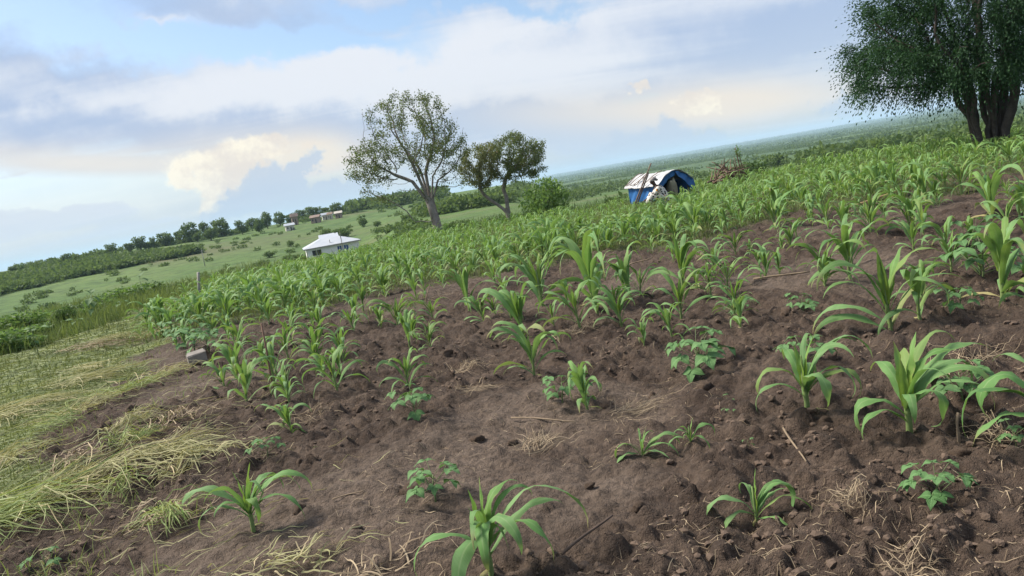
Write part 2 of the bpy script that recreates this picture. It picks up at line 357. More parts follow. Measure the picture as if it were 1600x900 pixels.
# ------------------------------------------------------------------ maize
def maize_leaf_mat():
    b = NB('maize_leaf'); uv = b.n('ShaderNodeUVMap').outputs[0]; sp = b.n('ShaderNodeSeparateXYZ'); b.L.new(uv, sp.inputs[0]); u, v = sp.outputs[0], sp.outputs[1]
    y = b.attr('young'); r = b.rnd(); var = b.attr('var')
    c = b.mix(r, (.082, .195, .052), (.150, .305, .085)); c = b.mix(b.rng(var, 0, 1, 0, .8), c, (.185, .315, .125))
    c = b.mix(y, c, b.mix(v, (.32, .42, .055), (.20, .36, .060)))
    mid = b.rng(b.math('ABSOLUTE', b.math('SUBTRACT', u, .5)), .025, .07, 1, 0); c = b.mix(b.math('MULTIPLY', mid, .55), c, (.26, .36, .16))
    vein = b.n('ShaderNodeTexWave'); vein.bands_direction = 'X'; vein.inputs['Scale'].default_value = 4.2; vein.inputs['Distortion'].default_value = .4; b.L.new(uv, vein.inputs['Vector'])
    c = b.mix(b.rng(vein.outputs['Fac'], 0, 1, 0, .16), c, (.17, .30, .10))
    n = b.noise(b.pos(), 14, 3); c = b.mix(b.rng(n, .52, .75, 0, .4), c, (.052, .125, .038))
    dry = b.math('MULTIPLY', b.rng(v, .80, 1.0), b.rng(b.math('ADD', r, n), .9, 1.25)); c = b.mix(dry, c, (.34, .27, .12))
    c = b.mix(b.attr('dry'), c, b.mix(n, (.30, .25, .11), (.40, .36, .16)))
    r2 = b.math('FRACT', b.math('MULTIPLY', b.math('ADD', r, var), 7.31)); c = b.mix(b.rng(r2, .78, 1.0, 0, .55), c, (.21, .26, .06)); ed = b.math('MULTIPLY', b.rng(b.math('ABSOLUTE', b.math('SUBTRACT', u, .5)), .38, .5), b.rng(b.noise(b.pos(), 45, 3), .5, .62)); c = b.mix(b.math('MULTIPLY', ed, .7), c, (.33, .28, .13))
    t = b.mix(.55, c, (.26, .42, .05))
    return b.done(c, .58, .26, b.bump(vein.outputs['Fac'], .35, .002), .30, t)
M_LEAF = maize_leaf_mat()
M_STALK = simple('maize_stalk', (.16, .22, .075), .6, .3, 9)
M_STALKR = simple('maize_stalk_base', (.10, .085, .05), .7, .3, 9)

def leaf_geo(L, W, a0, bend, p=1.6, twist=0, ripple=.0, ns=14, nc=4, fold=.35, side=0.0, wid0=.35, kink=None):
    t = np.linspace(0, 1, ns + 1); a = np.radians(a0 + bend * t ** p)
    if kink: a = a + np.radians(kink[1]) * sstep(t, kink[0] - .06, kink[0] + .06)
    yaw = np.radians(side) * t ** 1.5
    dx = np.sin(a) * np.cos(yaw); dy = np.sin(a) * np.sin(yaw); dz = np.cos(a); ds = L / ns
    P = np.zeros((ns + 1, 3)); D = np.stack([dx, dy, dz], 1); P[1:] = np.cumsum((D[1:] + D[:-1]) / 2 * ds, 0)
    w = W * np.clip((wid0 + (1 - wid0) * sstep(t, 0, .34)) * (1 - np.clip((t - .45) / .55, 0, 1) ** 1.9), 0.012, 1) * .5
    tw = np.radians(twist) * t
    S0 = np.stack([-np.sin(yaw), np.cos(yaw), 0 * t], 1); N0 = np.cross(D, S0)
    S = S0 * np.cos(tw)[:, None] + N0 * np.sin(tw)[:, None]; Nn = -S0 * np.sin(tw)[:, None] + N0 * np.cos(tw)[:, None]
    V = []; UV = []
    for j in range(nc + 1):
        s = -1 + 2 * j / nc
        lift = fold * (1 - t * .7) * abs(s) * w + ripple * W * (abs(s) ** 1.5) * np.sin(t * 19 + (0 if s > 0 else 2.1) + L * 37) * np.sin(np.pi * t)
        V.append(P + S * (s * w)[:, None] - Nn * lift[:, None]); UV.append(np.stack([np.full(ns + 1, (s + 1) / 2), t], 1))
    V = np.stack(V, 1).reshape(-1, 3); UV = np.stack(UV, 1).reshape(-1, 2); n = nc + 1
    i = np.arange(ns)[:, None] * n + np.arange(nc)[None, :]; Q = np.stack([i, i + 1, i + n + 1, i + n], -1).reshape(-1, 4)
    return V, Q, UV
def leaf_mesh(young=0.0, dry=0.0, var=None, **kw):
    V, Q, UV = leaf_geo(**kw); n = len(V); t = UV[:, 1]; v = random.random() if var is None else var
    return mesh('maize_leaf', V, Q, M_LEAF, True, UV, dict(young=np.full(n, 1.0) * young * (1 - .65 * sstep(t, .2, .8)), dry=np.full(n, float(dry)), var=np.full(n, v)))
rs = random.uniform
# leaf library, metres for a plant 0.5 m tall
LIB = dict(
    mid=[leaf_mesh(L=rs(.44, .62), W=rs(.034, .050), a0=rs(8, 30), bend=rs(135, 185), p=rs(1.6, 2.6), twist=rs(-70, 70), ripple=rs(.1, .22), side=rs(-45, 45), fold=.3, kink=random.choice([None, None, (rs(.4, .7), rs(20, 50))])) for _ in range(16)],
    low=[leaf_mesh(L=rs(.30, .46), W=rs(.030, .044), a0=rs(26, 50), bend=rs(105, 145), p=rs(1.3, 2), twist=rs(-90, 90), ripple=.12, side=rs(-50, 50), dry=random.choice([0, 0, .15, .5])) for _ in range(9)],
    up=[leaf_mesh(L=rs(.36, .52), W=rs(.036, .050), a0=rs(8, 24), bend=rs(110, 180), p=rs(1.8, 2.8), twist=rs(-50, 50), ripple=.15, side=rs(-30, 30), young=.35, fold=.5) for _ in range(9)],
    whorl=[leaf_mesh(L=rs(.15, .25), W=rs(.028, .040), a0=rs(2, 10), bend=rs(8, 60), p=2, twist=rs(-30, 30), ripple=.06, side=rs(-10, 10), young=1, fold=.9, wid0=.7) for _ in range(6)],
    dry=[leaf_mesh(L=rs(.15, .24), W=rs(.014, .022), a0=rs(60, 90), bend=rs(50, 80), p=1.0, twist=rs(-140, 140), ripple=.2, side=rs(-60, 60), dry=1) for _ in range(4)])
def stalk_mesh():
    h = .26; P = [(0, 0, -.05), (0, 0, 0), (.003, 0, .06), (.001, .003, .14), (0, .002, h)]
    V, F = tube(P, [.013, .0125, .0115, .0105, .006], 7); return mesh('maize_stalk', V, F, [M_STALK])
STALKS = [stalk_mesh()]
def maize(x, y, h, label, group, lush=1.0, spec=None, rz=None, tilt=None):
    """h = height of the foliage in metres. spec: [(azimuth deg, length, start angle, bend, width, z frac)] for leaves read off the photograph"""
    k = h / .5 * 1.34; z = gz(x, y)
    root = obj('maize_plant', None, None, (x, y, z - .01), None, None, None, label, 'maize', group); root.empty_display_size = .05
    tl = tilt if tilt is not None else (rs(-.09, .09), rs(-.09, .09)); root.rotation_euler = (tl[0], tl[1], rs(0, 6.28) if rz is None else rz)
    obj('stalk', STALKS[0], root, (0, 0, 0), None, (k * .95, k * .95, k))
    if spec:
        for (azd, L, a0, bend, W, zf) in spec:
            me = leaf_mesh(L=L * 1.34, W=W * (.95 if a0 < 8 else 1.18), a0=a0 * .8, bend=bend * (1.5 if a0 < 8 else 1.5), p=rs(1.3, 2.0), twist=rs(-35, 35), ripple=rs(.10, .2), side=rs(-22, 22), young=(1 if a0 < 8 else .3 if a0 < 20 else 0), fold=(.8 if a0 < 8 else .3), wid0=(.7 if a0 < 8 else .35), kink=random.choice([None, (rs(.45, .7), rs(15, 45))]) if a0 > 15 else None)
            obj('leaf', me, root, (0, 0, zf * h * .72), (0, 0, R(azd)))
        for i in range(4): obj('leaf', random.choice(LIB['mid']), root, (0, 0, (.1 + .08 * i) * h), (0, 0, rs(0, 6.28)), h / .5 * rs(.8, 1.1))
        for i in range(2): obj('leaf', random.choice(LIB['dry']), root, (0, 0, .03 * k), (0, 0, rs(0, 6.28)), k * .8)
        return root
    n = int(round((6.5 + lush * 2) + rs(-.6, .9))); pa = rs(0, 6.28)
    for i in range(n):
        f = i / (n - 1); kind = 'low' if f < .3 else 'mid' if f < .72 else 'up'
        s = k * rs(.82, 1.12); obj('leaf', random.choice(LIB[kind]), root, (0, 0, (.02 + .165 * f) * k), (rs(-.12, .12), rs(-.12, .12), pa + i * math.pi + rs(-.7, .7)), s)
    for i in range(2): obj('leaf', random.choice(LIB['whorl']), root, (0, 0, (.165 + .03 * i) * k), (rs(-.1, .1), rs(-.1, .1), rs(0, 6.28)), k)
    if random.random() < .5: obj('leaf', random.choice(LIB['dry']), root, (0, 0, .025 * k), (0, 0, rs(0, 6.28)), k)
    return root
def px_h(x, y, hpx):   # picture height -> metres at that spot
    return hpx / FPX * math.hypot(x, y)
OCC = []
GM1 = 'maize plants on the open soil'
# (px, py of the base, height in px, label, leaf list or None); azimuth 0 = right, 90 = away, 180 = left, 270 = towards the camera
HERO = [
 (768, 912, 165, 'large maize plant at the bottom edge with a long leaf arching right', [(8, .50, 38, 92, .042, .40), (330, .36, 40, 100, .044, .36), (185, .36, 42, 125, .044, .36), (250, .34, 38, 130, .060, .38), (275, .34, 30, 140, .056, .46), (20, .34, 50, 70, .036, .26), (300, .33, 25, 120, .050, .46), (45, .26, 14, 88, .040, .52), (160, .17, 4, 10, .030, .50), (0, .22, 2, 6, .040, .44), (190, .15, 8, 12, .018, .40)]),
 (1182, 812, 88, 'small curled maize plant with two arched leaves in front of the straw tuft', [(10, .30, 22, 140, .036, .24), (185, .26, 36, 132, .034, .24), (195, .20, 50, 120, .022, .18), (335, .24, 50, 75, .032, .16), (0, .15, 2, 10, .022, .26), (310, .16, 75, 40, .020, .1), (20, .16, 45, 60, .020, .2)]),
 (1422, 686, 158, 'big lush maize plant with a bright yellow-green whorl at the right', [(0, .42, 30, 95, .060, .42), (20, .48, 45, 70, .055, .38), (180, .34, 40, 120, .045, .30), (200, .30, 50, 110, .040, .22), (290, .36, 30, 130, .055, .40), (330, .40, 38, 110, .055, .34), (250, .28, 30, 130, .045, .36), (90, .34, 30, 90, .05, .4), (0, .28, 3, 20, .060, .42), (120, .24, 2, 8, .05, .45), (240, .2, 5, 15, .04, .42), (350, .3, 10, 70, .05, .45)]),
 (1262, 648, 138, 'maize plant with broad drooping leaves left of the lush one', [(185, .34, 28, 130, .044, .42), (180, .32, 40, 120, .042, .30), (275, .34, 30, 130, .062, .42), (320, .36, 34, 110, .052, .36), (10, .46, 28, 92, .050, .46), (345, .36, 42, 112, .045, .34), (95, .34, 30, 100, .045, .4), (5, .24, 5, 30, .036, .46), (200, .2, 3, 15, .034, .45)]),
 (1650, 700, 130, 'maize plant cut by the right edge with wide blue-green leaves', [(178, .46, 42, 85, .075, .36), (165, .40, 30, 110, .07, .42), (195, .36, 55, 80, .06, .2), (30, .4, 30, 90, .06, .4), (270, .3, 35, 100, .06, .35), (0, .22, 3, 10, .04, .42)]),
 (1004, 712, 50, 'low spreading maize seedling above the straw-covered patch', [(5, .22, 40, 100, .026, .12), (185, .20, 40, 120, .026, .12), (200, .16, 60, 90, .022, .08), (335, .22, 45, 110, .026, .1), (20, .24, 50, 80, .026, .1), (0, .12, 4, 20, .02, .12), (300, .16, 60, 60, .02, .08)]),
 (1080, 700, 40, 'thin wilted maize seedling beside the low spreading seedling', [(350, .18, 30, 110, .022, .14), (190, .13, 40, 100, .016, .12), (300, .15, 40, 100, .018, .1), (0, .1, 5, 20, .014, .14)]),
 (397, 833, 108, 'tall maize plant at the left beside the cut grass, leaves hanging both ways', [(5, .36, 35, 105, .040, .42), (345, .34, 42, 105, .044, .34), (182, .40, 38, 125, .044, .40), (190, .28, 46, 115, .036, .32), (20, .30, 25, 110, .036, .46), (300, .28, 35, 120, .040, .36), (60, .3, 30, 90, .036, .4), (0, .2, 4, 20, .032, .46), (200, .18, 3, 12, .03, .44), (230, .2, 25, 100, .03, .36)]),
 (458, 684, 48, 'short pale maize plant just below the tall spreading one', None),
 (454, 636, 52, 'spreading maize plant with thin grass-like leaves left of the bare patch', None),
 (386, 630, 66, 'maize plant with one broad folded leaf near the grey block', None),
 (370, 596, 55, 'thick leafy maize plant behind the broad folded-leaf one', None),
 (533, 590, 48, 'maize plant with leaves arching right over a bent dry stem', None),
 (500, 568, 54, 'bushy double maize plant left of the arching one', None),
 (638, 608, 58, 'maize plant standing directly behind the middle bean plant', None),
 (821, 532, 84, 'tall central maize plant with one upright dark leaf', None),
 (836, 592, 74, 'wide maize plant under the tall central one', None),
 (918, 640, 72, 'maize plant with bright vertical leaves right of the wide central one', None),
 (929, 484, 130, 'tallest maize plant of the field with two tiers of leaves', None),
 (972, 511, 60, 'maize plant with long arching leaves beside the tallest one', None),
 (848, 481, 84, 'upright maize plant left of the tallest one', None),
 (735, 493, 68, 'upright narrow maize plant with folded pale leaves', None),
 (756, 502, 44, 'short maize plant tucked beside the narrow folded one', None),
 (799, 499, 46, 'small maize plant behind the tall central one', None),
 (1067, 451, 74, 'maize plant with hanging pale leaves on open soil right of the tallest', None),
 (1007, 544, 36, 'tiny maize seedling with a hooked leaf on bare soil', None),
 (1392, 518, 138, 'large leaning maize plant with broad silver-green leaves at the right', None),
 (1329, 437, 80, 'maize plant with a bare stem behind the broad silver-green one', None),
 (1567, 474, 124, 'tall maize plant with a dark stem near the right edge', None),
 (1289, 448, 42, 'little maize plant with a yellow heart left of the bare-stemmed one', None),
 (1196, 434, 44, 'small maize plant with drooping tips left of the lying stick', None),
 (1236, 394, 36, 'small yellowish maize plant above the lying stick', None),
 (1212, 360, 52, 'tall leafy maize plant at the edge of the dark soil', None),
 (1269, 346, 36, 'short maize plant with one broad pale leaf', None),
 (1318, 368, 44, 'maize plant just left of the lying cane', None),
 (1364, 352, 42, 'maize plant growing across the lying cane', None),
 (1429, 360, 46, 'maize plant with one shining broad leaf at the cane end', None),
 (1449, 322, 48, 'dark upright maize plant behind the cane', None),
 (1552, 348, 66, 'slender maize plant with high narrow leaves at the right', None),
 (1503, 306, 48, 'leafy maize plant in the row by the dark soil at the right', None),
 (1487, 432, 50, 'maize plant with long leaves spreading left over the soil', None),
 (1602, 350, 46, 'bright green maize plant cut by the right edge', None),
 (1440, 470, 52, 'low maize plant right of the broad silver-green one', None),
 (494, 494, 40, 'maize plant with pale upper leaves on the left half', None),
 (558, 507, 42, 'maize plant with stiff pointed leaves in a loose row at the left', None),
 (503, 526, 40, 'maize plant between the pale one and the bushy double one', None),
 (463, 520, 36, 'short maize plant on dark soil in the left half', None),
 (621, 512, 44, 'maize plant beside a leaning straw stem', None),
 (646, 531, 36, 'round low maize plant below the straw stem', None),
 (674, 549, 34, 'thin maize plant on dark soil left of the watermark-free slope', None),
 (316, 512, 44, 'dark broad-leaved maize plant at the field corner by the mown grass', None),
 (378, 544, 42, 'maize plant with leaves bowed to the right near the reddish stake', None),
 (422, 512, 36, 'small maize plant straight behind the reddish stake', None),
 (600, 462, 40, 'maize plant at the front of the dense rows, left of centre', None),
 (1090, 372, 46, 'dark lush maize plant at the front of the dense rows below the hut', None),
 (1150, 400, 34, 'small maize plant on the open soil below the dark lush one', None),
 (290, 545, 36, 'pale maize plant in the leafy clump at the grass edge', None),
 (335, 530, 34, 'maize plant in the leafy clump beside the broad-leaved one', None),
]
HERO = [(a, b, c, 'thin maize plant alone on dark soil left of the tall central one' if 'watermark' in l else l, s) for a, b, c, l, s in HERO]
NCOMP = 0
for (px, py, hp, lab, spec) in HERO:
    if py <= 900: x, y = at(px, py)
    else:
        x, y = at(px, 899); k = 1 - (py - 899) / 900.0 * .9; x *= k; y *= k
    h = px_h(x, y, hp) * (.80 if hp > 100 and not spec else 1.0); maize(x, y, h, lab, GM1, 2.2, spec, 0 if spec else None, (0, 0) if spec else None); OCC.append((x, y))
    cl = 'smaller companion of the ' + lab
    if not spec and random.random() < .7 and len(cl.split()) <= 16:
        q = rs(0, 6.28); r = rs(.14, .30); maize(x + math.cos(q) * r, y + math.sin(q) * r, h * rs(.55, .85), cl, GM1, 1.0); NCOMP += 1

# the dense rows beyond the open soil
def field_points():
    pts = []; ca, sa = math.cos(R(24)), math.sin(R(24)); row = -60.0
    while row < 60:
        c = -10.0 + rs(0, .4)
        while c < 60:
            x = c * ca - row * sa + rs(-.10, .10); y = c * sa + row * ca + rs(-.10, .10); c += rs(.22, .44)
            if y < 6: continue
            d = math.hypot(x, y)
            if d > 34 or abs(math.degrees(math.atan2(x, y))) > 37: continue
            pts.append((x, y))
        row += rs(.42, .58)
    P = np.array(pts); s = soilmask(P[:, 0], P[:, 1]); dm = densemask(P[:, 0], P[:, 1]); u = RNG.random(len(P)); d = np.hypot(P[:, 0], P[:, 1])
    op = dm <= .5; e = np.interp(P[:, 1], _EY, _EX)
    keep = (s > .5) & (~op | (P[:, 0] > e + 1.3)) & ((dm > .5) & (u < np.interp(d, [12, 16, 22], [.55, .80, .95])) | (d > 5.5) & (u < .21) & (dm <= .5))
    P = P[keep]; O = np.array(OCC)
    dd = np.min(np.hypot(P[:, None, 0] - O[None, :, 0], P[:, None, 1] - O[None, :, 1]), 1); return P[dd > .33]
FP = field_points(); FP = FP[np.argsort(np.hypot(FP[:, 0], FP[:, 1]))]
HX, HY = at_d(1030, 300, 26.3)          # the hut
FP = FP[np.hypot(FP[:, 0] - HX, FP[:, 1] - HY) > 1.5]
PXp, PYp = at_d(1040, 312, 24.6)        # the person
BX, BY = at_d(1138, 272, 26.5)       # the brushwood
FP = FP[np.hypot(FP[:, 0] - BX, FP[:, 1] - BY) > 1.1]
FP = FP[np.hypot(FP[:, 0] - PXp, FP[:, 1] - PYp) > .34]
N_IND = 300 - len(HERO) - NCOMP
_size = (.42 - .09 * sstep(np.hypot(FP[:, 0], FP[:, 1]), 14, 22) + .26 * vnoise(FP[:, 0] / 1.1, FP[:, 1] / 1.1, 131) + RNG.uniform(-.09, .12, len(FP)) - .13 * (densemask(FP[:, 0], FP[:, 1]) < .5)).clip(.24, .74); _da = np.degrees(np.arctan2(FP[:, 0], FP[:, 1])); _size = np.where((_da > 5) & (_da < 13) & (np.hypot(FP[:, 0], FP[:, 1]) > 17), _size * .74, _size)
_azf = np.degrees(np.arctan2(FP[:, 0], FP[:, 1])); _inview = (_azf > -31.5) & (_azf < 35)
_order = np.argsort(-(_size / np.hypot(FP[:, 0], FP[:, 1])) + 10 * (~_inview)); IND = set(_order[:N_IND].tolist())
LMK = [(1370, 322, 'the yellow cane'), (428, 612, 'the reddish stake'), (1220, 434, 'the lying grey stick'), (312, 470, 'the pale post'), (929, 484, 'the tallest maize'), (1090, 372, 'the dark lush maize below the hut'), (735, 493, 'the narrow folded maize'), (1567, 474, 'the dark-stemmed maize'), (1392, 518, 'the broad silver-green maize'), (821, 532, 'the tall central maize'), (1552, 348, 'the slender maize at the right'), (1212, 360, 'the leafy maize at the soil edge'), (600, 462, 'the front maize left of centre'), (494, 494, 'the pale-leaved maize at the left'), (316, 512, 'the broad-leaved corner maize'), (1067, 451, 'the maize with hanging pale leaves'), (1449, 322, 'the dark upright maize by the cane'), (1040, 312, 'the seated person'), (1138, 272, 'the brushwood heap'), (685, 355, 'the tall tree'), (795, 335, 'the forked tree'), (1548, 212, 'the dark tree')]
SPEC = {}
_ind = [int(i) for i in _order[:N_IND]]; _dd = np.hypot(FP[:, 0], FP[:, 1])
for ring in ('nearest', 'second', 'third'):
    for (lx, ly, nm) in LMK:
        X, Y = at(lx, ly) if ly > 330 and 'tree' not in nm else at_d(lx, ly, 24.5 if nm != 'the brushwood heap' else 26.5); D = math.hypot(X, Y); A = math.degrees(math.atan2(X, Y))
        for side in ('left of', 'right of', 'behind', 'in front of'):
            best = None
            for i in _ind:
                if i in SPEC: continue
                da = math.radians(_azf[i] - A) * D; dr = _dd[i] - D; r = math.hypot(da, dr)
                if not .15 < r < 4.5: continue
                sd = ('left of' if da < 0 else 'right of') if abs(da) > abs(dr) else ('behind' if dr > 0 else 'in front of')
                if sd == side and (best is None or r < best[0]): best = (r, i)
            if best:
                i = best[1]; hs = 'tall' if _size[i] > .56 else 'middling' if _size[i] > .46 else 'low'; SPEC[i] = f'{hs} maize plant, {ring} one {side} {nm}'
for i in _order[:N_IND]:
    x, y = FP[i]; a = _azf[i]; hs = 'tall' if _size[i] > .56 else 'middling' if _size[i] > .46 else 'low'
    where = 'at the left, towards the mown grass' if a < -14 else 'in front of the two trees' if a < -3 else 'left of the blue hut' if a < 5 else 'below the blue hut' if a < 13 else 'below the dead brushwood' if a < 20 else 'below the dark tree at the right'
    dn = densemask(np.array([x]), np.array([y]))[0] > .5
    maize(x, y, float(_size[i]) * .78, SPEC.get(int(i)) or f'{hs} green maize plant {"in the dense rows" if dn else "on open soil"} {where}', 'maize plants ' + where, .9)
# the rest of the crop: one mass
def crop_mass():
    tmpl = []
    for k in range(14):
        Vs = []; Qs = []; U = []; Y = []; off = 0; n = random.choice([6, 7, 8]); pa = rs(0, 6.28)
        for i in range(n + 2):
            f = i / (n - 1); wh = i >= n
            kw = dict(L=rs(.17, .26), W=.036, a0=rs(0, 7), bend=rs(5, 30), p=2) if wh else dict(L=rs(.36, .54), W=rs(.026, .040), a0=rs(34, 50) - 32 * f, bend=rs(125, 180), p=rs(1.5, 2.4))
            V, Q, uv = leaf_geo(ns=5, nc=2, twist=rs(-60, 60), side=rs(-40, 40), fold=.4, **kw); q = pa + i * math.pi + rs(-.7, .7)
            c, s = math.cos(q), math.sin(q); V = V @ np.array([[c, s, 0], [-s, c, 0], [0, 0, 1]]) + [0, 0, .02 + .17 * min(f, 1)]
            Vs.append(V); Qs.append(Q + off); U.append(uv); Y.append(np.full(len(V), .8 if wh else .25 * (f > .7))); off += len(V)
        tmpl.append((np.concatenate(Vs), np.concatenate(Qs), np.concatenate(U), np.concatenate(Y)))
    idx = [i for i in range(len(FP)) if i not in IND]; Z = G(FP[:, 0], FP[:, 1]); VV = []; QQ = []; UU = []; YY = []; AA = []; off = 0
    for i in idx:
        V, Q, U, Y = tmpl[random.randrange(14)]; q = rs(0, 6.28); c, s = math.cos(q), math.sin(q); k = _size[i] / .5 * .92
        VV.append(V @ np.array([[c, s, 0], [-s, c, 0], [rs(-.15, .15), rs(-.15, .15), 1]]) * k + [FP[i, 0], FP[i, 1], Z[i]]); QQ.append(Q + off); UU.append(U); YY.append(Y); AA.append(np.full(len(V), random.random())); off += len(V)
    V = np.concatenate(VV); me = mesh('maize_crop', V, np.concatenate(QQ), M_LEAF, True, np.concatenate(UU), dict(young=np.concatenate(YY), var=np.concatenate(AA), dry=np.zeros(len(V))))
    obj('maize_crop', me, kind='stuff', label='dense green maize crop filling the far part of the field', cat='maize crop')
    print('crop plants', len(idx), 'tris', 2 * sum(len(q) for q in QQ))
crop_mass()

# ------------------------------------------------------------------ broad-leaved plants
def broad_mat(name, dark, light):
    b = NB(name); uv = b.n('ShaderNodeUVMap').outputs[0]; sp = b.n('ShaderNodeSeparateXYZ'); b.L.new(uv, sp.inputs[0]); u, v = sp.outputs[0], sp.outputs[1]
    c = b.mix(b.attr('var'), dark, light); au = b.math('ABSOLUTE', b.math('SUBTRACT', u, .5)); mid = b.rng(au, .015, .05, 1, 0)
    st = b.math('SINE', b.math('MULTIPLY', b.math('SUBTRACT', v, b.math('MULTIPLY', au, .9)), 42.0)); lat = b.rng(st, .86, 1.0)
    c = b.mix(b.math('MAXIMUM', b.math('MULTIPLY', mid, .5), b.math('MULTIPLY', lat, .28)), c, tuple(min(1, x * 1.7) for x in light))
    n = b.noise(b.pos(), 30, 3); c = b.mix(b.rng(n, .5, .75, 0, .35), c, tuple(x * .7 for x in dark))
    return b.done(c, .65, .25, b.bump(st, .3, .003), .25, b.mix(.5, c, (.20, .36, .06)))
M_BEAN = broad_mat('bean_leaf', (.075, .165, .052), (.135, .250, .095))
M_TEAK = broad_mat('seedling_leaf', (.070, .135, .050), (.130, .210, .080))
M_PET = simple('green_stem', (.13, .17, .07), .6)
def ovate(L, W, tip=.9, cup=.15, droop=35, ns=7, nc=4, base=.33):
    t = np.linspace(0, 1, ns + 1); a = np.radians(90 + droop * t); P = np.zeros((ns + 1, 3)); D = np.stack([np.sin(a), 0 * a, np.cos(a)], 1); P[1:] = np.cumsum((D[1:] + D[:-1]) / 2 * L / ns, 0)
    w = W * .5 * np.clip(np.sin(np.pi * np.clip(t, 0, 1) ** (.62)) ** .75 * (1 - t ** 5), .02, 1); V = []; UV = []
    for j in range(nc + 1):
        s = -1 + 2 * j / nc; V.append(P + np.stack([0 * t, s * w, cup * abs(s) * w + .06 * W * np.sin(t * 9 + s * 2) * abs(s)], 1)); UV.append(np.stack([np.full(ns + 1, (s + 1) / 2), t], 1))
    n = nc + 1; i = np.arange(ns)[:, None] * n + np.arange(nc)[None, :]
    return np.stack(V, 1).reshape(-1, 3), np.stack([i, i + 1, i + n + 1, i + n], -1).reshape(-1, 4), np.stack(UV, 1).reshape(-1, 2)
def rotz(V, q): c, s = math.cos(q), math.sin(q); return V @ np.array([[c, s, 0], [-s, c, 0], [0, 0, 1]])
def roty(V, q): c, s = math.cos(q), math.sin(q); return V @ np.array([[c, 0, -s], [0, 1, 0], [s, 0, c]])
def trifoliate():
    """petiole with three leaflets: one mesh"""
    Lp = rs(.07, .12); V, F = tube([(0, 0, 0), (Lp * .45, 0, Lp * .55), (Lp * .8, 0, Lp * .95), (Lp, 0, Lp)], [.0022, .002, .0018, .0015], 4)
    parts = [(V, F)]; UVs = [np.full((len(V), 2), .5)]; mi = [1] * sum(len(f) for f in F); end = np.array([Lp, 0, Lp])
    for q in (0, R(rs(70, 95)), -R(rs(70, 95))):
        v, f, uv = ovate(rs(.065, .09), rs(.045, .062), droop=rs(20, 60)); v = rotz(v, q) + end; parts.append((v, [f])); UVs.append(uv)
    V = np.concatenate([p[0] for p in parts]); off = 0; Q = []; T = []
    for k, (v, fs) in enumerate(parts):
        for f in fs: (Q if f.shape[1] == 4 else T).append((f + off, k))
        off += len(v)
    Fq = np.concatenate([f for f, _ in Q]); Ft = np.concatenate([f for f, _ in T]); mi = np.concatenate([np.full(len(f), 1 if k == 0 else 0) for f, k in Q] + [np.full(len(f), 1) for f, k in T])
    return mesh('bean_leaf', V, [Fq, Ft], [M_BEAN, M_PET], True, np.concatenate(UVs), dict(var=np.full(len(V), random.random())), mi)
TRI = [trifoliate() for _ in range(10)]
BSTEM = mesh('bean_stem', *tube([(0, 0, -.04), (.004, 0, .04), (-.003, .004, .09), (0, 0, .15)], [.006, .005, .004, .003], 6), [M_PET])
def bean(px, py, hpx, label, n=9, spread=1.0):
    n = int(n * 1.25); x, y = at(px, py); h = px_h(x, y, hpx); k = h / .24; root = obj('bean_plant', None, None, (x, y, gz(x, y) - .005), (rs(-.1, .1), rs(-.1, .1), rs(0, 6.28)), None, None, label, 'bean plant', 'bean plants among the maize')
    root.empty_display_size = .05; obj('stem', BSTEM, root, None, None, k)
    for i in range(n): obj('leaf', random.choice(TRI), root, (0, 0, (.03 + .115 * i / n) * k), (0, rs(.1, .5) * spread * (1 - .8 * i / n), i * 2.4 + rs(-.4, .4)), k * rs(.8, 1.15) * (1 - .25 * i / n))
    OCC.append((x, y))
bean(1095, 588, 80, 'bushy bean plant alone on the open soil right of centre', 12)
bean(682, 790, 74, 'bean plant with large pale leaves left of the large bottom maize plant', 9)
bean(650, 655, 58, 'middle bean plant in front of a maize plant', 11)
bean(1462, 785, 72, 'bean plant with a star of pale leaves at the bottom right', 11)
bean(1255, 490, 36, 'wide low bean plant left of the broad silver-green maize', 11, 1.4)
bean(1258, 575, 55, 'bean plant tucked behind the maize with broad drooping leaves', 9)
bean(1505, 625, 66, 'bean plant growing behind the big lush maize plant', 12)
bean(880, 632, 55, 'bean plant below the wide central maize plant', 8)
bean(420, 718, 38, 'bean plant behind the tall maize at the left', 8)
bean(75, 895, 42, 'small bean plant at the lower left corner', 4)
bean(1170, 702, 18, 'flat bean seedling on the bare soil', 3, 1.6)
bean(1138, 632, 20, 'tiny bean seedling with three dark leaves', 3)
bean(1140, 655, 16, 'tiny bean seedling just under another seedling', 3)
bean(1155, 492, 34, 'bean plant with pale leaves left of the wide low bean', 6)
bean(1500, 490, 46, 'bean plant between the silver-green and the dark-stemmed maize', 9)
bean(1535, 440, 70, 'bean plant in the leafy thicket near the right edge', 12)
bean(1525, 390, 52, 'bean plant behind the leafy thicket near the right edge', 9)
bean(1588, 700, 40, 'bean plant under the wide blue-green leaves at the right edge', 7)
bean(305, 550, 46, 'bean plant in the leafy clump at the grass edge', 12)
bean(330, 560, 38, 'bean plant at the foot of the leafy clump', 10)
bean(280, 530, 38, 'bean plant at the left of the leafy clump', 10)

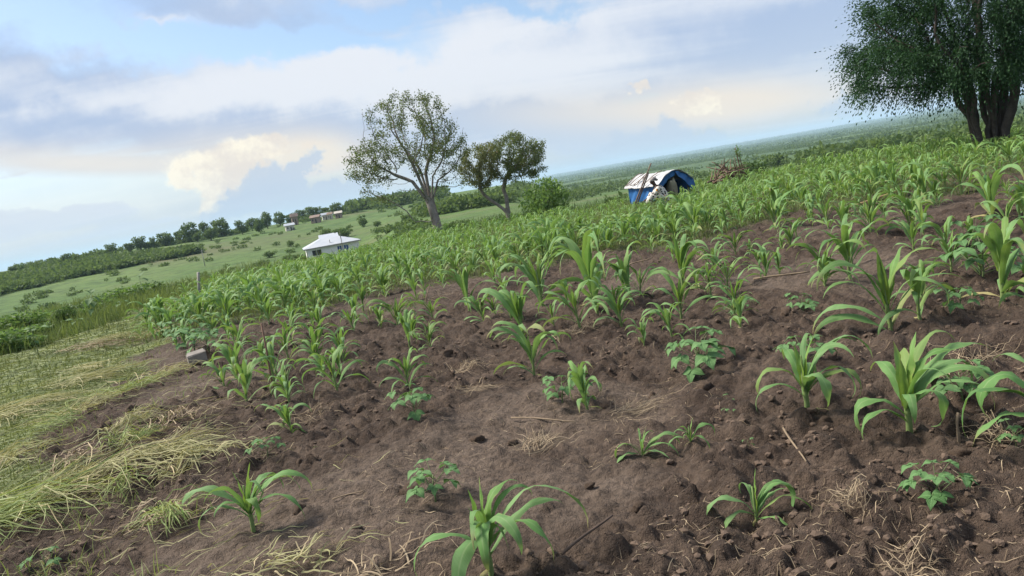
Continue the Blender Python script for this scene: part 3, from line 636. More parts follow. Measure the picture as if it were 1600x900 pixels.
TEAK = []
for k in range(6):
    L = rs(.20, .28); V, F, uv = ovate(L, L * rs(.62, .75), droop=rs(10, 60), ns=8, nc=6, cup=.2); V = V + [.05, 0, .02]
    Vp, Fp = tube([(0, 0, 0), (.03, 0, .012), (.055, 0, .02)], [.004, .0035, .003], 5); n = len(V)
    VV = np.concatenate([V, Vp]); TEAK.append(mesh('seedling_leaf', VV, [F] + [f + n for f in Fp][:1], [M_TEAK, M_PET], True, np.concatenate([uv, np.full((len(Vp), 2), .5)]), dict(var=np.full(len(VV), random.random())), [0] * len(F) + [1] * len(Fp[0])))
def seedling(px, py, hpx, label, specs, d=None):
    x, y = at_d(px, py, d) if d else at(px, py); h = px_h(x, y, hpx); root = obj('tree_seedling', None, None, (x, y, gz(x, y)), (0, 0, 0), None, None, label, 'seedling', 'tree seedlings in the mown grass'); root.empty_display_size = .05
    obj('stem', mesh('seedling_stem', *tube([(0, 0, -.03), (.01, 0, h * .3), (-.01, .01, h * .65), (0, 0, h)], [.009, .008, .006, .004], 6), [M_PET]), root)
    for azd, zf, s, up in specs: obj('leaf', random.choice(TEAK), root, (0, 0, zf * h), (0, R(-up), R(azd)), s)
seedling(60, 556, 36, 'tree seedling with two wide pale leaves nearest the left edge', [(175, .95, 1.0, 20), (5, .95, 1.15, 15), (200, .6, .5, -25), (330, .6, .5, -25), (260, .8, .5, -10), (90, .9, .6, 30)])
seedling(122, 520, 18, 'low tree seedling with two leaves spread flat', [(180, .9, 1.0, 10), (0, .9, .8, 10), (270, .8, .6, 0)])
seedling(153, 505, 40, 'tall tree seedling with big hanging leaves', [(175, .9, 1.0, -40), (0, .95, .9, -30), (270, .95, 1.2, -35), (250, .6, 1.0, -50), (300, .8, 1.0, -30), (90, 1, 1, 40), (200, 1, .8, 60)])
seedling(192, 492, 20, 'spreading dark tree seedling in the middle of the mown grass', [(180, .9, .9, -5), (0, .9, .9, 15), (270, .8, .8, 0), (40, .9, .7, 20), (150, .9, .8, 10)])
seedling(226, 468, 32, 'tree seedling with dark drooping leaves farthest along the grass', [(180, .8, 1.1, -20), (0, .95, 1.1, -10), (270, .7, 1.2, -30), (300, .5, 1.0, -30), (60, 1, 1, 40), (130, 1, .9, 30)])

# ------------------------------------------------------------------ grass, straw, clods
M_GRASS = leafmat('grass_blade', (.070, .105, .030), (.190, .210, .080), .25, .6, .25)
M_CUT = leafmat('cut_grass', (.25, .25, .115), (.50, .46, .26), .2, .75, .2, (.44, .36, .22))
M_CUTG = leafmat('fresh_cut_grass', (.17, .24, .065), (.36, .40, .15), .25, .6, .3)
M_STRAW = leafmat('straw', (.19, .14, .09), (.44, .35, .235), .05, .8, .15)
def strands(P, ang, L, W, var, lift=.02, curl=.5, ns=5, arch=0.0, ground_follow=True, rise=None):
    """flat lying blades; P (n,2) roots, ang heading, L length -> V,Q,var"""
    n = len(P); t = np.linspace(0, 1, ns + 1)[None, :]; cu = RNG.normal(0, curl, n)[:, None]; a = ang[:, None] + cu * t
    dx = np.cos(a) * (L / ns)[:, None]; dy = np.sin(a) * (L / ns)[:, None]
    X = P[:, :1] + np.cumsum(dx, 1) - dx[:, :1]; Y = P[:, 1:] + np.cumsum(dy, 1) - dy[:, :1]
    g = G(X.ravel(), Y.ravel()).reshape(X.shape); hl = RNG.uniform(.2, 1, n)[:, None] * lift
    Z = g + hl + arch * L[:, None] * RNG.uniform(.2, 1, n)[:, None] * np.sin(np.pi * np.clip(t * .95, 0, 1))
    if rise is not None: Z = Z + rise[:, None] * t
    w = W[:, None] * (1 - t ** 3 * .9) * .5; roll = RNG.uniform(-1.0, 1.0, n)[:, None]
    sx = -np.sin(a) * w * np.cos(roll); sy = np.cos(a) * w * np.cos(roll); sz = w * np.sin(roll)
    A = np.stack([X - sx, Y - sy, Z - sz], -1); B = np.stack([X + sx, Y + sy, Z + sz], -1); V = np.stack([A, B], 2).reshape(-1, 3)
    base = np.arange(n)[:, None] * (2 * (ns + 1)); k = np.arange(ns)[None, :] * 2; i = base + k
    return V, np.stack([i, i + 1, i + 3, i + 2], -1).reshape(-1, 4), np.repeat(var, 2 * (ns + 1))
def upright(P, h, W, var, lean=.5, ns=3):
    n = len(P); t = np.linspace(0, 1, ns + 1)[None, :]; q = RNG.uniform(0, 6.28, n)[:, None]; ln = RNG.uniform(.1, 1, n)[:, None] * lean
    X = P[:, :1] + np.cos(q) * ln * h[:, None] * t ** 1.7; Y = P[:, 1:] + np.sin(q) * ln * h[:, None] * t ** 1.7; Z = G(P[:, 0], P[:, 1])[:, None] - .01 + h[:, None] * t * (1 - .35 * ln * t)
    w = W[:, None] * (1 - t ** 2 * .92) * .5; s = RNG.uniform(0, 6.28, n)[:, None]; sx = np.cos(s) * w; sy = np.sin(s) * w
    A = np.stack([X - sx, Y - sy, Z], -1); B = np.stack([X + sx, Y + sy, Z], -1); V = np.stack([A, B], 2).reshape(-1, 3)
    base = np.arange(n)[:, None] * (2 * (ns + 1)); i = base + np.arange(ns)[None, :] * 2
    return V, np.stack([i, i + 1, i + 3, i + 2], -1).reshape(-1, 4), np.repeat(var, 2 * (ns + 1))
def scatter(n, amax=38, d0=2.0, d1=30.0, amin=None, power=1.0):
    """uniform over the ground, thinning outwards"""
    a = np.radians(RNG.uniform(-amax if amin is None else amin, amax, n)); d = d0 * (d1 / d0) ** (RNG.random(n) ** power); return np.stack([d * np.sin(a), d * np.cos(a)], 1)
def stuff(name, geo, mat, label, cat, parent=None):
    V, Q, v = geo; return obj(name, mesh(name, V, Q, mat, True, None, dict(var=v)), parent, kind='stuff', label=label, cat=cat if parent is None else None)
# mown sward on the left
P = scatter(120000, -8, 3.5, 30, -40); P = P[(1 - soilmask(P[:, 0], P[:, 1])) > RNG.random(len(P)) * 1.1]; d = np.hypot(P[:, 0], P[:, 1])
n = len(P); h2 = int(n * .6)
stuff('mown_grass', strands(P[:h2], RNG.normal(.25, .8, h2), RNG.uniform(.10, .35, h2), np.clip(.0008 * d[:h2], .003, .012), RNG.random(h2), .03, .8, 3, .05), leafmat('mown_grass', (.16, .21, .080), (.36, .39, .185), .25, .6, .2), 'flattened pale green mown grass left of the field', 'grass')
up = P[h2:]; stuff('short_grass', upright(up, RNG.uniform(.04, .14, len(up)), np.clip(.0011 * np.hypot(up[:, 0], up[:, 1]), .003, .018), RNG.random(len(up)), .9), M_GRASS, 'short green grass standing through the mown cuttings', 'grass')
# weeds between the far maize
P = scatter(80000, 37, 10, 32, None, .8); m = soilmask(P[:, 0], P[:, 1]) * densemask(P[:, 0], P[:, 1]) * (.35 + .65 * fbm(P[:, 0] / 1.2, P[:, 1] / 1.2, 161, 2)); P = P[m > RNG.random(len(P)) * .75]
stuff('field_weeds', upright(P, RNG.uniform(.05, .26, len(P)), np.clip(.0007 * np.hypot(P[:, 0], P[:, 1]), .006, .02), RNG.random(len(P)), .7, 2), leafmat('weed_blade', (.085, .125, .035), (.21, .25, .085), .3, .6, .25), 'thin pale green weeds covering the ground under the dense maize', 'weeds')
# tall grass and weeds at the back of the mown strip
P = scatter(36000, -13, 13, 40, -38); th = np.degrees(np.arctan2(P[:, 0], P[:, 1])); d = np.hypot(P[:, 0], P[:, 1]); bd = np.interp(th, [-38, -30, -25, -20, -14], [14.5, 16.5, 21, 25, 29])
m = (d > bd + (fbm(P[:, 0] / 2, P[:, 1] / 2, 171, 2) - .5) * 6) & (soilmask(P[:, 0], P[:, 1]) < .3); P = P[m]
hh = RNG.uniform(.15, .55, len(P)) * (.4 + 1.2 * fbm(P[:, 0] / 2.4, P[:, 1] / 2.4, 173, 2)); stuff('tall_grass', upright(P, hh, np.clip(.0010 * np.hypot(P[:, 0], P[:, 1]), .01, .035), RNG.random(len(P)), .6), leafmat('tall_grass', (.085, .135, .040), (.20, .25, .085), .3, .6, .25), 'tall unmown green grass bordering the strip at the left', 'grass')
# grass and herbs just over the crest
P = scatter(15000, 38, 28, 62, -14); th = np.degrees(np.arctan2(P[:, 0], P[:, 1])); P = P[np.hypot(P[:, 0], P[:, 1]) > crest(th) - .5]
stuff('verge_grass', upright(P, RNG.uniform(.15, .6, len(P)), np.full(len(P), .035), RNG.random(len(P)), .6), leafmat('verge_grass', (.045, .085, .026), (.12, .17, .055), .3, .6, .25), 'rough green grass along the far edge of the maize', 'grass')
# straw crumbs on the soil
P = scatter(20000, 36, 1.9, 15, None, .9); cl = fbm(P[:, 0] / .7, P[:, 1] / .7, 181, 3); P = P[(soilmask(P[:, 0], P[:, 1]) > .5) & (cl > .46 + .12 * RNG.random(len(P)))]; n = len(P)
stuff('straw_litter', strands(P, RNG.uniform(0, 6.28, n), RNG.uniform(.012, .11, n) * RNG.uniform(.15, 1, n), RNG.uniform(.0012, .0036, n), RNG.random(n) ** 1.5, .012, .3, 3, .04), M_STRAW, 'short dry straw crumbs strewn over the dark soil', 'straw')
P = scatter(5000, 24, 2.2, 9, -40); e = np.interp(P[:, 1], _EY, _EX); m = np.abs(P[:, 0] - e - .5) < 1.3 + RNG.normal(0, .4, len(P)); P = P[m]; n = len(P)
stuff('cut_grass_litter', strands(P, RNG.normal(.35, .55, n), RNG.uniform(.05, .22, n), RNG.uniform(.003, .006, n), RNG.random(n), .02, .3, 4, .03), M_CUT, 'loose yellow-green cut grass strewn along the field edge', 'cut grass')

P = scatter(16000, 24, 2.2, 13, -40); e = np.interp(P[:, 1], _EY, _EX); m = (np.abs(P[:, 0] - e) < 1.6) & (fbm(P[:, 0] / .35, P[:, 1] / .35, 331, 2) > .60); P = P[m]; n = len(P)
stuff('fresh_grass', upright(P, RNG.uniform(.04, .16, n), RNG.uniform(.004, .008, n), RNG.random(n), 1.1), M_CUTG, 'fresh light green grass tufts sprouting along the field edge', 'grass')
# individual heaps of cut grass and straw: px, py, heading in the ground plane (deg), length, count, radius, material, label
CURL = .22
def heap(px, py, head, L, n, rad, mat, label, name='cut_grass_heap', cat='cut grass', lift=.05, spread=.55, arch=.10, W=(.004, .009), elong=2.2):
    x, y = at(px, py) if py < 900 else tuple(v * .97 for v in at(px, 899)); c, s = math.cos(R(head)), math.sin(R(head)); u = RNG.normal(0, rad * elong, n) * .6; v = RNG.normal(0, rad * .6, n)
    P = np.stack([x + c * u - s * v - c * L * .5, y + s * u + c * v - s * L * .5], 1)
    root = obj(name, None, None, (x, y, gz(x, y)), None, None, None, label, cat, 'heaps of cut grass and straw'); root.empty_display_size = .05
    V, Q, va = strands(P, RNG.normal(R(head), spread, n) + (RNG.random(n) < .22) * RNG.normal(0, 1.1, n), RNG.uniform(.25, .95, n) * L, RNG.uniform(*W, n), RNG.random(n), lift, CURL if name == 'straw_tuft' else .7, 6, arch)
    o = obj('blades', mesh('blades', V - np.array([x, y, gz(x, y)]), Q, mat, True, None, dict(var=va)), root, kind='stuff'); return root
heap(60, 800, 28, .95, 195, .20, M_CUTG, 'long swathe of bright green cut grass at the left edge', lift=.09, W=(.005, .010))
heap(200, 745, 24, .9, 148, .15, M_CUT, 'swathe of yellow cut grass pointing right towards the tall maize', lift=.08)
heap(320, 700, 20, .8, 120, .10, M_CUT, 'narrow swathe of yellow cut grass reaching the bare patch', lift=.06)
heap(225, 690, 60, .42, 74, .10, M_CUTG, 'green tuft of cut grass lying upslope', lift=.08)
heap(240, 660, 55, .5, 78, .11, M_CUT, 'pale fan of cut grass in the second row', lift=.08)
heap(262, 835, 285, .34, 69, .09, M_CUTG, 'uprooted green grass tuft hanging downhill left of the tall maize', lift=.10, arch=.25, elong=1)
heap(185, 785, 275, .26, 51, .07, M_CUTG, 'small green grass tuft bent over a clod', lift=.10, arch=.3, elong=1)
heap(70, 680, 200, .42, 78, .12, M_CUTG, 'green grass tuft folded over at the left', lift=.12, arch=.25, elong=1)
heap(175, 590, 15, .8, 148, .18, M_CUT, 'broad heap of straw-yellow cut grass above the tuft row', lift=.10)
heap(130, 580, 150, .6, 93, .15, M_CUT, 'fan of straw-yellow blades at the grass edge', lift=.10)
heap(232, 610, 20, .7, 93, .13, M_CUTG, 'green-yellow grass heap right of the broad heap', lift=.09)
heap(285, 582, 50, .7, 83, .10, M_CUT, 'pale grass swathe running up to the grey block', lift=.07)
heap(180, 545, 5, .8, 111, .22, M_STRAW, 'brown withered grass heap behind the yellow ones', lift=.12)
heap(215, 530, 0, .8, 102, .2, M_CUT, 'flat pale grass heap farthest up the edge', lift=.06)
heap(30, 720, 20, .7, 120, .2, M_CUT, 'straw-coloured cut grass at the left border', lift=.06)
heap(300, 800, 10, .4, 69, .13, M_STRAW, 'withered pale grass under the tall left maize', lift=.05)
heap(150, 640, 25, .6, 150, .16, M_CUT, 'pale flattened straw heap between the folded tuft and the broad heap', lift=.07)
heap(85, 625, 10, .7, 160, .18, M_CUT, 'pale straw lying on the mown grass at the left', lift=.06)
heap(30, 650, 350, .6, 140, .18, M_CUT, 'pale straw heap touching the left edge', lift=.06)
heap(262, 520, 15, .8, 130, .2, M_CUT, 'pale straw beside the leafy clump', lift=.06)
heap(330, 720, 30, .35, 110, .1, M_CUT, 'short pale straw heap left of the bean behind the tall maize', lift=.05)
heap(310, 655, 40, .3, 87, .14, M_STRAW, 'brown crumpled grass heap by a dark clod', lift=.09, spread=1.2)
heap(125, 725, 90, .25, 55, .10, M_STRAW, 'small brown withered tuft in the cut grass', lift=.10, spread=1.2)
heap(475, 888, 10, .24, 87, .12, M_CUT, 'pale dry grass clump at the bottom edge left of the large maize', lift=.07, spread=.6, arch=.2)
heap(610, 893, 30, .22, 55, .10, M_STRAW, 'pale dry straw clump beside the large bottom maize', lift=.05, spread=1.0)
def straw(px, py, head, L, n, rad, label, sp=.6, lift=.05): heap(px, py, head, L * .8, int(n * .8), rad, M_STRAW, label, 'straw_tuft', 'straw', lift, sp, .03, (.0018, .0036), 1.6)
straw(860, 695, 60, .42, 120, .09, 'loose bundle of dry straw stalks in the middle of the soil', .5, .07)
straw(1010, 640, 25, .36, 110, .09, 'straw bundle left of the tiny seedlings', .4)
straw(1322, 800, 100, .18, 90, .05, 'round pale straw tuft at the bottom right', 1.0, .08)
straw(1550, 690, 80, .25, 80, .07, 'straw tuft under the right-hand leaves', .8, .07)
straw(1420, 880, 60, .2, 70, .07, 'dry grass crumbs at the bottom right', 1.2)
straw(1545, 560, 20, .4, 120, .14, 'straw and dead leaves right of the lush maize', 1.0)
straw(760, 610, 30, .3, 80, .09, 'straw bits beside the middle bean plant', 1.2)
straw(1120, 400, 15, .6, 110, .16, 'straw stubble on the dark soil below the hut', .6)
straw(905, 520, 40, .5, 100, .14, 'withered stubble below the tallest maize', 1.0)
straw(735, 575, 60, .4, 90, .12, 'withered stubble left of the wide central maize', 1.0)
straw(685, 470, 80, .5, 80, .12, 'reddish dead stubble left of the narrow folded maize', 1.2, .12)
straw(500, 655, 10, .35, 90, .12, 'straw crumbs right of the pale short maize', 1.0)

M_CLOD = simple('soil_clod', (.122, .088, .066), .95, .3, 9, .1, .8, .02, 30)
def clod_mesh(k):
    bm = bmesh.new(); bmesh.ops.create_icosphere(bm, subdivisions=3, radius=1.0)
    for v in bm.verts:
        p = v.co; f = .35 + 1.2 * float(fbm(np.array([p.x * 1.9 + k * 7 + p.z]), np.array([p.y * 1.9 - p.z * 1.3]), 201, 4)[0]); v.co = Vector((p.x * f * 1.15, p.y * f, p.z * f * .72))
    return bm_mesh('clod', bm, M_CLOD, True)
CL = [clod_mesh(k) for k in range(6)]
for (px, py, s) in [(585, 692, .045), (655, 692, .035), (745, 690, .05), (800, 695, .045), (640, 775, .05), (310, 668, .05), (220, 752, .06), (470, 728, .04), (1230, 500, .05), (1290, 660, .04), (1100, 610, .045), (1215, 690, .04), (1500, 720, .045), (1385, 600, .05), (560, 640, .04), (700, 560, .05), (620, 560, .045), (410, 565, .05), (270, 590, .07), (255, 605, .05), (235, 560, .08), (165, 670, .05), (340, 600, .05), (360, 560, .06), (1070, 520, .05), (980, 560, .05), (950, 640, .04), (870, 620, .045), (1020, 620, .05), (1180, 560, .05), (760, 840, .03), (1000, 800, .03), (1090, 870, .03), (1240, 830, .03), (1360, 760, .035), (560, 830, .03), (470, 800, .04), (920, 760, .03), (205, 640, .06), (120, 700, .05), (90, 740, .05), (1540, 850, .03), (1450, 640, .04), (700, 640, .04), (1300, 560, .05)]:
    x, y = at(px, py); obj('clod', random.choice(CL), ground, (x, y, gz(x, y) - s * .15), (rs(0, 6), rs(-.3, .3), rs(0, 6)), s * rs(.8, 1.2))
def clod_stuff():
    P = scatter(12000, 37, 1.9, 15, None, .9); cl = fbm(P[:, 0] / 1.6, P[:, 1] / 1.6, 71, 2); P = P[(soilmask(P[:, 0], P[:, 1]) > .5) & (cl > .36 + .12 * RNG.random(len(P)))]
    bm = bmesh.new(); bmesh.ops.create_icosphere(bm, subdivisions=1, radius=1.0); T = np.array([v.co for v in bm.verts]); F = np.array([[v.index for v in f.verts] for f in bm.faces]); bm.free()
    z = G(P[:, 0], P[:, 1]); V = []; Fs = []
    for i, (x, y) in enumerate(P):
        s = .003 + .022 * random.random() ** 4; V.append(rotz(T * RNG.uniform(.6, 1.2, (len(T), 1)), rs(0, 6)) * [s * rs(.8, 1.4), s, s * .75] + [x, y, z[i] + s * .3]); Fs.append(F + i * len(T))
    obj('soil_crumbs', mesh('soil_crumbs', np.concatenate(V), np.concatenate(Fs), M_CLOD, False), ground, kind='stuff')
clod_stuff()

# ------------------------------------------------------------------ sticks, stake, block, posts
M_STICK = simple('dry_stick', (.22, .165, .11), .85, .3, 14); M_DARKW = simple('dark_stick', (.085, .06, .045), .85, .3, 14); M_CANE = simple('yellow_cane', (.38, .27, .13), .7, .25, 10); M_POST = simple('grey_post', (.30, .28, .25), .85, .3, 8); M_RED = simple('reddish_stake', (.20, .12, .085), .85, .3, 12)
def stick(p0, p1, r, mat, label, lift=.02, bend=.03, name='stick', cat='stick'):
    (x0, y0), (x1, y1) = at(*p0), at(*p1); n = 7; P = []
    L = math.hypot(x1 - x0, y1 - y0)
    for i in range(n):
        t = i / (n - 1); x = x0 + (x1 - x0) * t; y = y0 + (y1 - y0) * t + bend * L * math.sin(t * 5); P.append((x - x0, y - y0, lift + (gz(x0, y0) * (1 - t) + gz(x1, y1) * t) - gz(x0, y0)))
    obj(name, mesh(name, *tube(P, [r * (1 - .4 * i / n) for i in range(n)], 6), [mat]), None, (x0, y0, gz(x0, y0)), label=label, cat=cat)
stick((884, 899), (960, 826), .007, M_DARKW, 'dark thin stick lying right of the large bottom maize plant', .03, .02)
stick((1178, 440), (1265, 428), .014, M_STICK, 'grey stick lying on the soil left of the yellow-hearted maize', .03)
stick((1322, 338), (1418, 306), .022, M_CANE, 'yellow cane lying across the soil at the right', .10, .01, 'cane')
stick((985, 418), (1018, 410), .012, M_STICK, 'pale root lying beside the tallest maize', .05, .06)
stick((880, 455), (930, 440), .012, M_STICK, 'pale stalk lying behind the tallest maize', .04)
stick((1225, 678), (1258, 726), .006, M_STICK, 'white root lying in front of the maize with drooping leaves', .02, .05)
stick((520, 782), (572, 770), .004, M_STICK, 'thin pale straw stalk on the washed soil', .015, .04)
stick((800, 660), (905, 665), .006, M_STICK, 'thin stalk lying above the straw bundle', .02, .04)
def stake(px, py, hpx, r, mat, label, lean, name='stake', cat='stake', d=None):
    x, y = at_d(px, py, d) if d else at(px, py); h = px_h(x, y, hpx)
    obj(name, mesh(name, *tube([(0, 0, -.1), (lean * .3, 0, h * .3), (lean * .62, .01, h * .65), (lean, 0, h)], [r, r * .95, r * .9, r * .8], 7), [mat]), None, (x, y, gz(x, y)), label=label, cat=cat)
stake(428, 612, 105, .010, M_RED, 'thin reddish stake standing among the left maize plants', .02)
stake(1499, 705, 42, .008, M_STICK, 'short broken stalk stub standing before the right-hand leaves', .01, 'stalk_stub', 'stalk')
stake(312, 470, 40, .04, M_POST, 'pale leaning post at the left corner of the maize', .12, 'post', 'post')
stake(663, 478, 32, .008, M_STICK, 'leaning straw stem between two small maize plants', .14, 'dry_stem', 'stalk', None)
def block():
    x, y = at(312, 574); bm = bmesh.new(); box_bm(bm, 0, 0, .05, .22, .15, .13, None, .012)
    for v in bm.verts: v.co += Vector((rs(-.006, .006), rs(-.006, .006), rs(-.006, .006)))
    obj('stone_block', bm_mesh('stone_block', bm, simple('grey_stone', (.24, .215, .195), .9, .2, 12, .2, .5, .01, 40), False), None, (x, y, float(max(gz(x, y), gz(x + .06, y), gz(x - .06, y), gz(x, y - .06)))), (.12, -.1, .5), label='small grey stone block lying among the cut grass', cat='stone')
block()

# ------------------------------------------------------------------ trees
def bark(name, a, b_):
    b = NB(name); c = b.oco(); n = b.noise(c, 5, 5, .65); m = b.noise(c, 22, 4, .7); col = b.mix(b.rng(n, .35, .65), a, b_); col = b.mix(b.rng(m, .5, .75, 0, .5), col, tuple(x * .55 for x in a))
    return b.done(col, .9, .15, b.bump(m, .8, .03))
M_BARKG = bark('pale_grey_bark', (.17, .145, .125), (.30, .265, .235)); M_BARKD = bark('dark_bark', (.055, .045, .038), (.10, .082, .068)); M_BARKR = bark('red_brown_bark', (.14, .085, .06), (.23, .17, .13))
def colonize(A, nodes, parent, di, dk, step, iters=140, tropism=(0, 0, .05)):
    A = np.asarray(A, float); N_ = [np.array(p, float) for p in nodes]; par = list(parent); alive = np.ones(len(A), bool)
    best = np.full(len(A), 1e9); bi = np.zeros(len(A), int); done = 0; tr = np.array(tropism); kids = {}
    for it in range(iters):
        for k in range(done, len(N_)):
            dd = np.linalg.norm(A - N_[k], axis=1); m = dd < best; best[m] = dd[m]; bi[m] = k
        done = len(N_); alive &= best > dk; act = alive & (best < di)
        if not act.any(): break
        grow = {}
        for a in np.nonzero(act)[0]: v = A[a] - N_[bi[a]]; grow[bi[a]] = grow.get(bi[a], 0) + v / np.linalg.norm(v)
        add = 0
        for k, v in grow.items():
            q = np.linalg.norm(v)
            if q < 1e-6: continue
            p = N_[k] + step * ((v / q + tr + RNG.normal(0, .10, 3)))
            if any(np.linalg.norm(p - c) < .55 * step for c in kids.get(k, ())): continue
            kids.setdefault(k, []).append(p); N_.append(p); par.append(k); add += 1
        if not add or len(N_) > 5200: break
    return np.array(N_), np.array(par)
def skeleton_mesh(name, Nn, par, r0, rbase, ex, mat, flare=None):
    n = len(Nn); ch = [[] for _ in range(n)]
    for i in range(n):
        if par[i] >= 0: ch[par[i]].append(i)
    nt = np.zeros(n)
    for i in range(n - 1, -1, -1): nt[i] = 1 if not ch[i] else sum(nt[c] for c in ch[i])
    r = r0 * nt ** (math.log(rbase / r0) / math.log(max(nt[0], 2)))
    V = []; Q = []; K = 6
    for i in range(n):
        p = par[i]; T = Nn[i] - Nn[p] if p >= 0 else (Nn[ch[i][0]] - Nn[i] if ch[i] else np.array([0, 0, 1.])); T = T / (np.linalg.norm(T) + 1e-9)
        a = np.cross(T, [.3, .9, .1]); a /= np.linalg.norm(a) + 1e-9; b = np.cross(T, a); f = 1.0 + (flare if flare and p < 0 else 0)
        for k in range(K): q = 2 * math.pi * k / K; V.append(Nn[i] + r[i] * f * (math.cos(q) * a + math.sin(q) * b))
        if p >= 0:
            for k in range(K): Q.append([p * K + k, p * K + (k + 1) % K, i * K + (k + 1) % K, i * K + k])
    return mesh(name, np.array(V), np.array(Q), [mat]), ch
def leaves_geo(P, size, droop=0.0, aspect=.5):
    n = len(P); d = RNG.normal(0, 1, (n, 3)); d[:, 2] -= droop; d /= np.linalg.norm(d, axis=1)[:, None]; s = np.cross(d, RNG.normal(0, 1, (n, 3))); s /= np.linalg.norm(s, axis=1)[:, None] + 1e-9
    L = (RNG.uniform(.7, 1.3, n) * size)[:, None]; w = L * aspect * .5
    V = np.stack([P, P + d * L * .5 + s * w, P + d * L, P + d * L * .5 - s * w], 1).reshape(-1, 3); return V, np.arange(n * 4).reshape(-1, 4)
def ellip(n, c, s, shell=.35):
    p = RNG.normal(0, 1, (n, 3)); p /= np.linalg.norm(p, axis=1)[:, None]; p *= (shell + (1 - shell) * RNG.random(n) ** .5)[:, None]; return p * s + c
def place(name, x, y, label, cat='tree', group=None, dz=0.0):
    o = obj(name, None, None, (x, y, gz(x, y) + dz), (0, 0, -math.atan2(x, y)), None, None, label, cat, group); o.empty_display_size = .3; return o
def foliage(root, P, size, mat, droop=.3, aspect=.5, var=None, name='crown'):
    V, Q = leaves_geo(P, size, droop, aspect); v = RNG.random(len(P)) if var is None else var
    return obj(name, mesh(name, V, Q, mat, False, None, dict(var=np.repeat(v, 4))), root)
M_T1 = leafmat('tree_leaf_olive', (.075, .110, .042), (.155, .195, .080), .42, .6, .3, (.17, .12, .05))
M_T2 = leafmat('tree_leaf_brownish', (.100, .125, .052), (.205, .225, .105), .42, .6, .3, (.18, .13, .06))
M_T3 = leafmat('tree_leaf_dark', (.017, .050, .020), (.048, .112, .040), .25, .65, .2)
M_BUSH = leafmat('bush_leaf', (.075, .145, .040), (.170, .270, .080), .4, .6, .3)
M_BUSHD = leafmat('bush_leaf_dark', (.050, .100, .032), (.120, .190, .060), .35, .6, .25)
M_FAR = leafmat('far_foliage', (.060, .108, .036), (.145, .205, .070), .35, .7, .2)
# --- large open-crowned tree
def big_tree():
    x, y = at_d(685, 355, 31.0); root = place('spreading_tree', x, y, 'tall open-crowned tree with pale forking limbs left of the smaller tree', 'tree')
    A = np.concatenate([ellip(330, (-.45, 0, 4.2), (1.9, 1.8, 1.5)), ellip(110, (-2.2, 0, 3.4), (1.15, 1.0, .9)), ellip(70, (-1.5, 0, 4.9), (.9, .9, .6)), ellip(120, (.9, 0, 3.7), (1.0, 1.2, 1.4)), ellip(80, (-.1, 0, 5.2), (1.3, 1.1, .7)), ellip(70, (-1.8, .2, 2.2), (1.2, .9, .6)), ellip(60, (1.0, .1, 2.3), (.7, .8, .8))])
    tr = [(0, 0, -.15), (-.02, 0, .3), (-.06, 0, .7), (-.10, .02, 1.05), (-.13, .02, 1.3)]; par = [-1, 0, 1, 2, 3]; nodes = list(tr)
    for dx, dy, l in ((-.55, 0, 1.0), (-.3, -.25, 1.2), (.02, .2, 1.25), (.28, -.1, 1.1), (-.15, .3, 1.25), (.45, .2, .9)):
        k = 4
        for t in (.25, .5, .75, 1.0): nodes.append((-.13 + dx * t ** .9, .02 + dy * t, 1.3 + l * t)); par.append(k); k = len(nodes) - 1
    k = 2   # the low broken limb to the left
    for p in ((-.35, -.05, .62), (-.62, -.05, .72), (-.85, -.08, .70), (-1.0, -.08, .95), (-1.12, -.1, 1.2)): nodes.append(p); par.append(k); k = len(nodes) - 1
    Nn, pr = colonize(A, nodes, par, 1.6, .22, .13)
    me, ch = skeleton_mesh('trunk', Nn, pr, .0055, .185, 2.35, M_BARKG, .35); obj('trunk', me, root)
    tips = np.array([i for i in range(len(Nn)) if len(ch[i]) <= 1 and Nn[i][2] > 1.5]); zt = Nn[tips]
    dens = sstep(zt[:, 2], 1.6, 3.6) * .8 + .2 + .25 * (zt[:, 0] < -1.8); dens = dens * (.12 + 1.45 * sstep(vnoise(zt[:, 0] / .55 + zt[:, 1] / .8, zt[:, 2] / .55 + 3, 5), .3, .6)); m = RNG.random(len(tips)) < dens * .8; zt = zt[m]
    P = np.repeat(zt, 34, 0) + RNG.normal(0, .095, (len(zt) * 34, 3)); foliage(root, P, .08, M_T1, .5, .5); return root
big_tree()
def small_tree():
    x, y = at_d(795, 335, 32.5); root = place('forked_tree', x, y, 'smaller tree with a leaning forked trunk and brownish crown beside the tall tree', 'tree')
    A = np.concatenate([ellip(260, (.55, 0, 2.75), (1.45, 1.3, 1.0)), ellip(240, (-.85, 0, 2.55), (.95, 1.0, 1.0)), ellip(60, (1.3, 0, 2.2), (.7, .7, .6))])
    nodes = [(0, 0, -.15), (0, 0, .15), (-.02, 0, .4), (0, 0, .75), (.02, 0, 1.1), (-.05, 0, 1.4), (-.2, 0, .62), (-.42, 0, .85), (-.68, .05, 1.08), (-.9, .05, 1.35), (-1.0, .05, 1.6)]; par = [-1, 0, 1, 2, 3, 4, 2, 6, 7, 8, 9]
    Nn, pr = colonize(A, nodes, par, 1.5, .18, .11); me, ch = skeleton_mesh('trunk', Nn, pr, .0055, .12, 2.3, M_BARKG, .3); obj('trunk', me, root)
    t = np.array([i for i in range(len(Nn)) if len(ch[i]) <= 1 and Nn[i][2] > 1.55]); zt = Nn[t]; rep = 48; P = np.repeat(zt, rep, 0) + RNG.normal(0, .08, (len(zt) * rep, 3)); left = P[:, 0] < -.15 + RNG.normal(0, .15, len(P))
    foliage(root, P[left], .075, M_T2, .5, .5).name = 'crown'; foliage(root, P[~left], .075, M_T1, .5, .5); return root
small_tree()
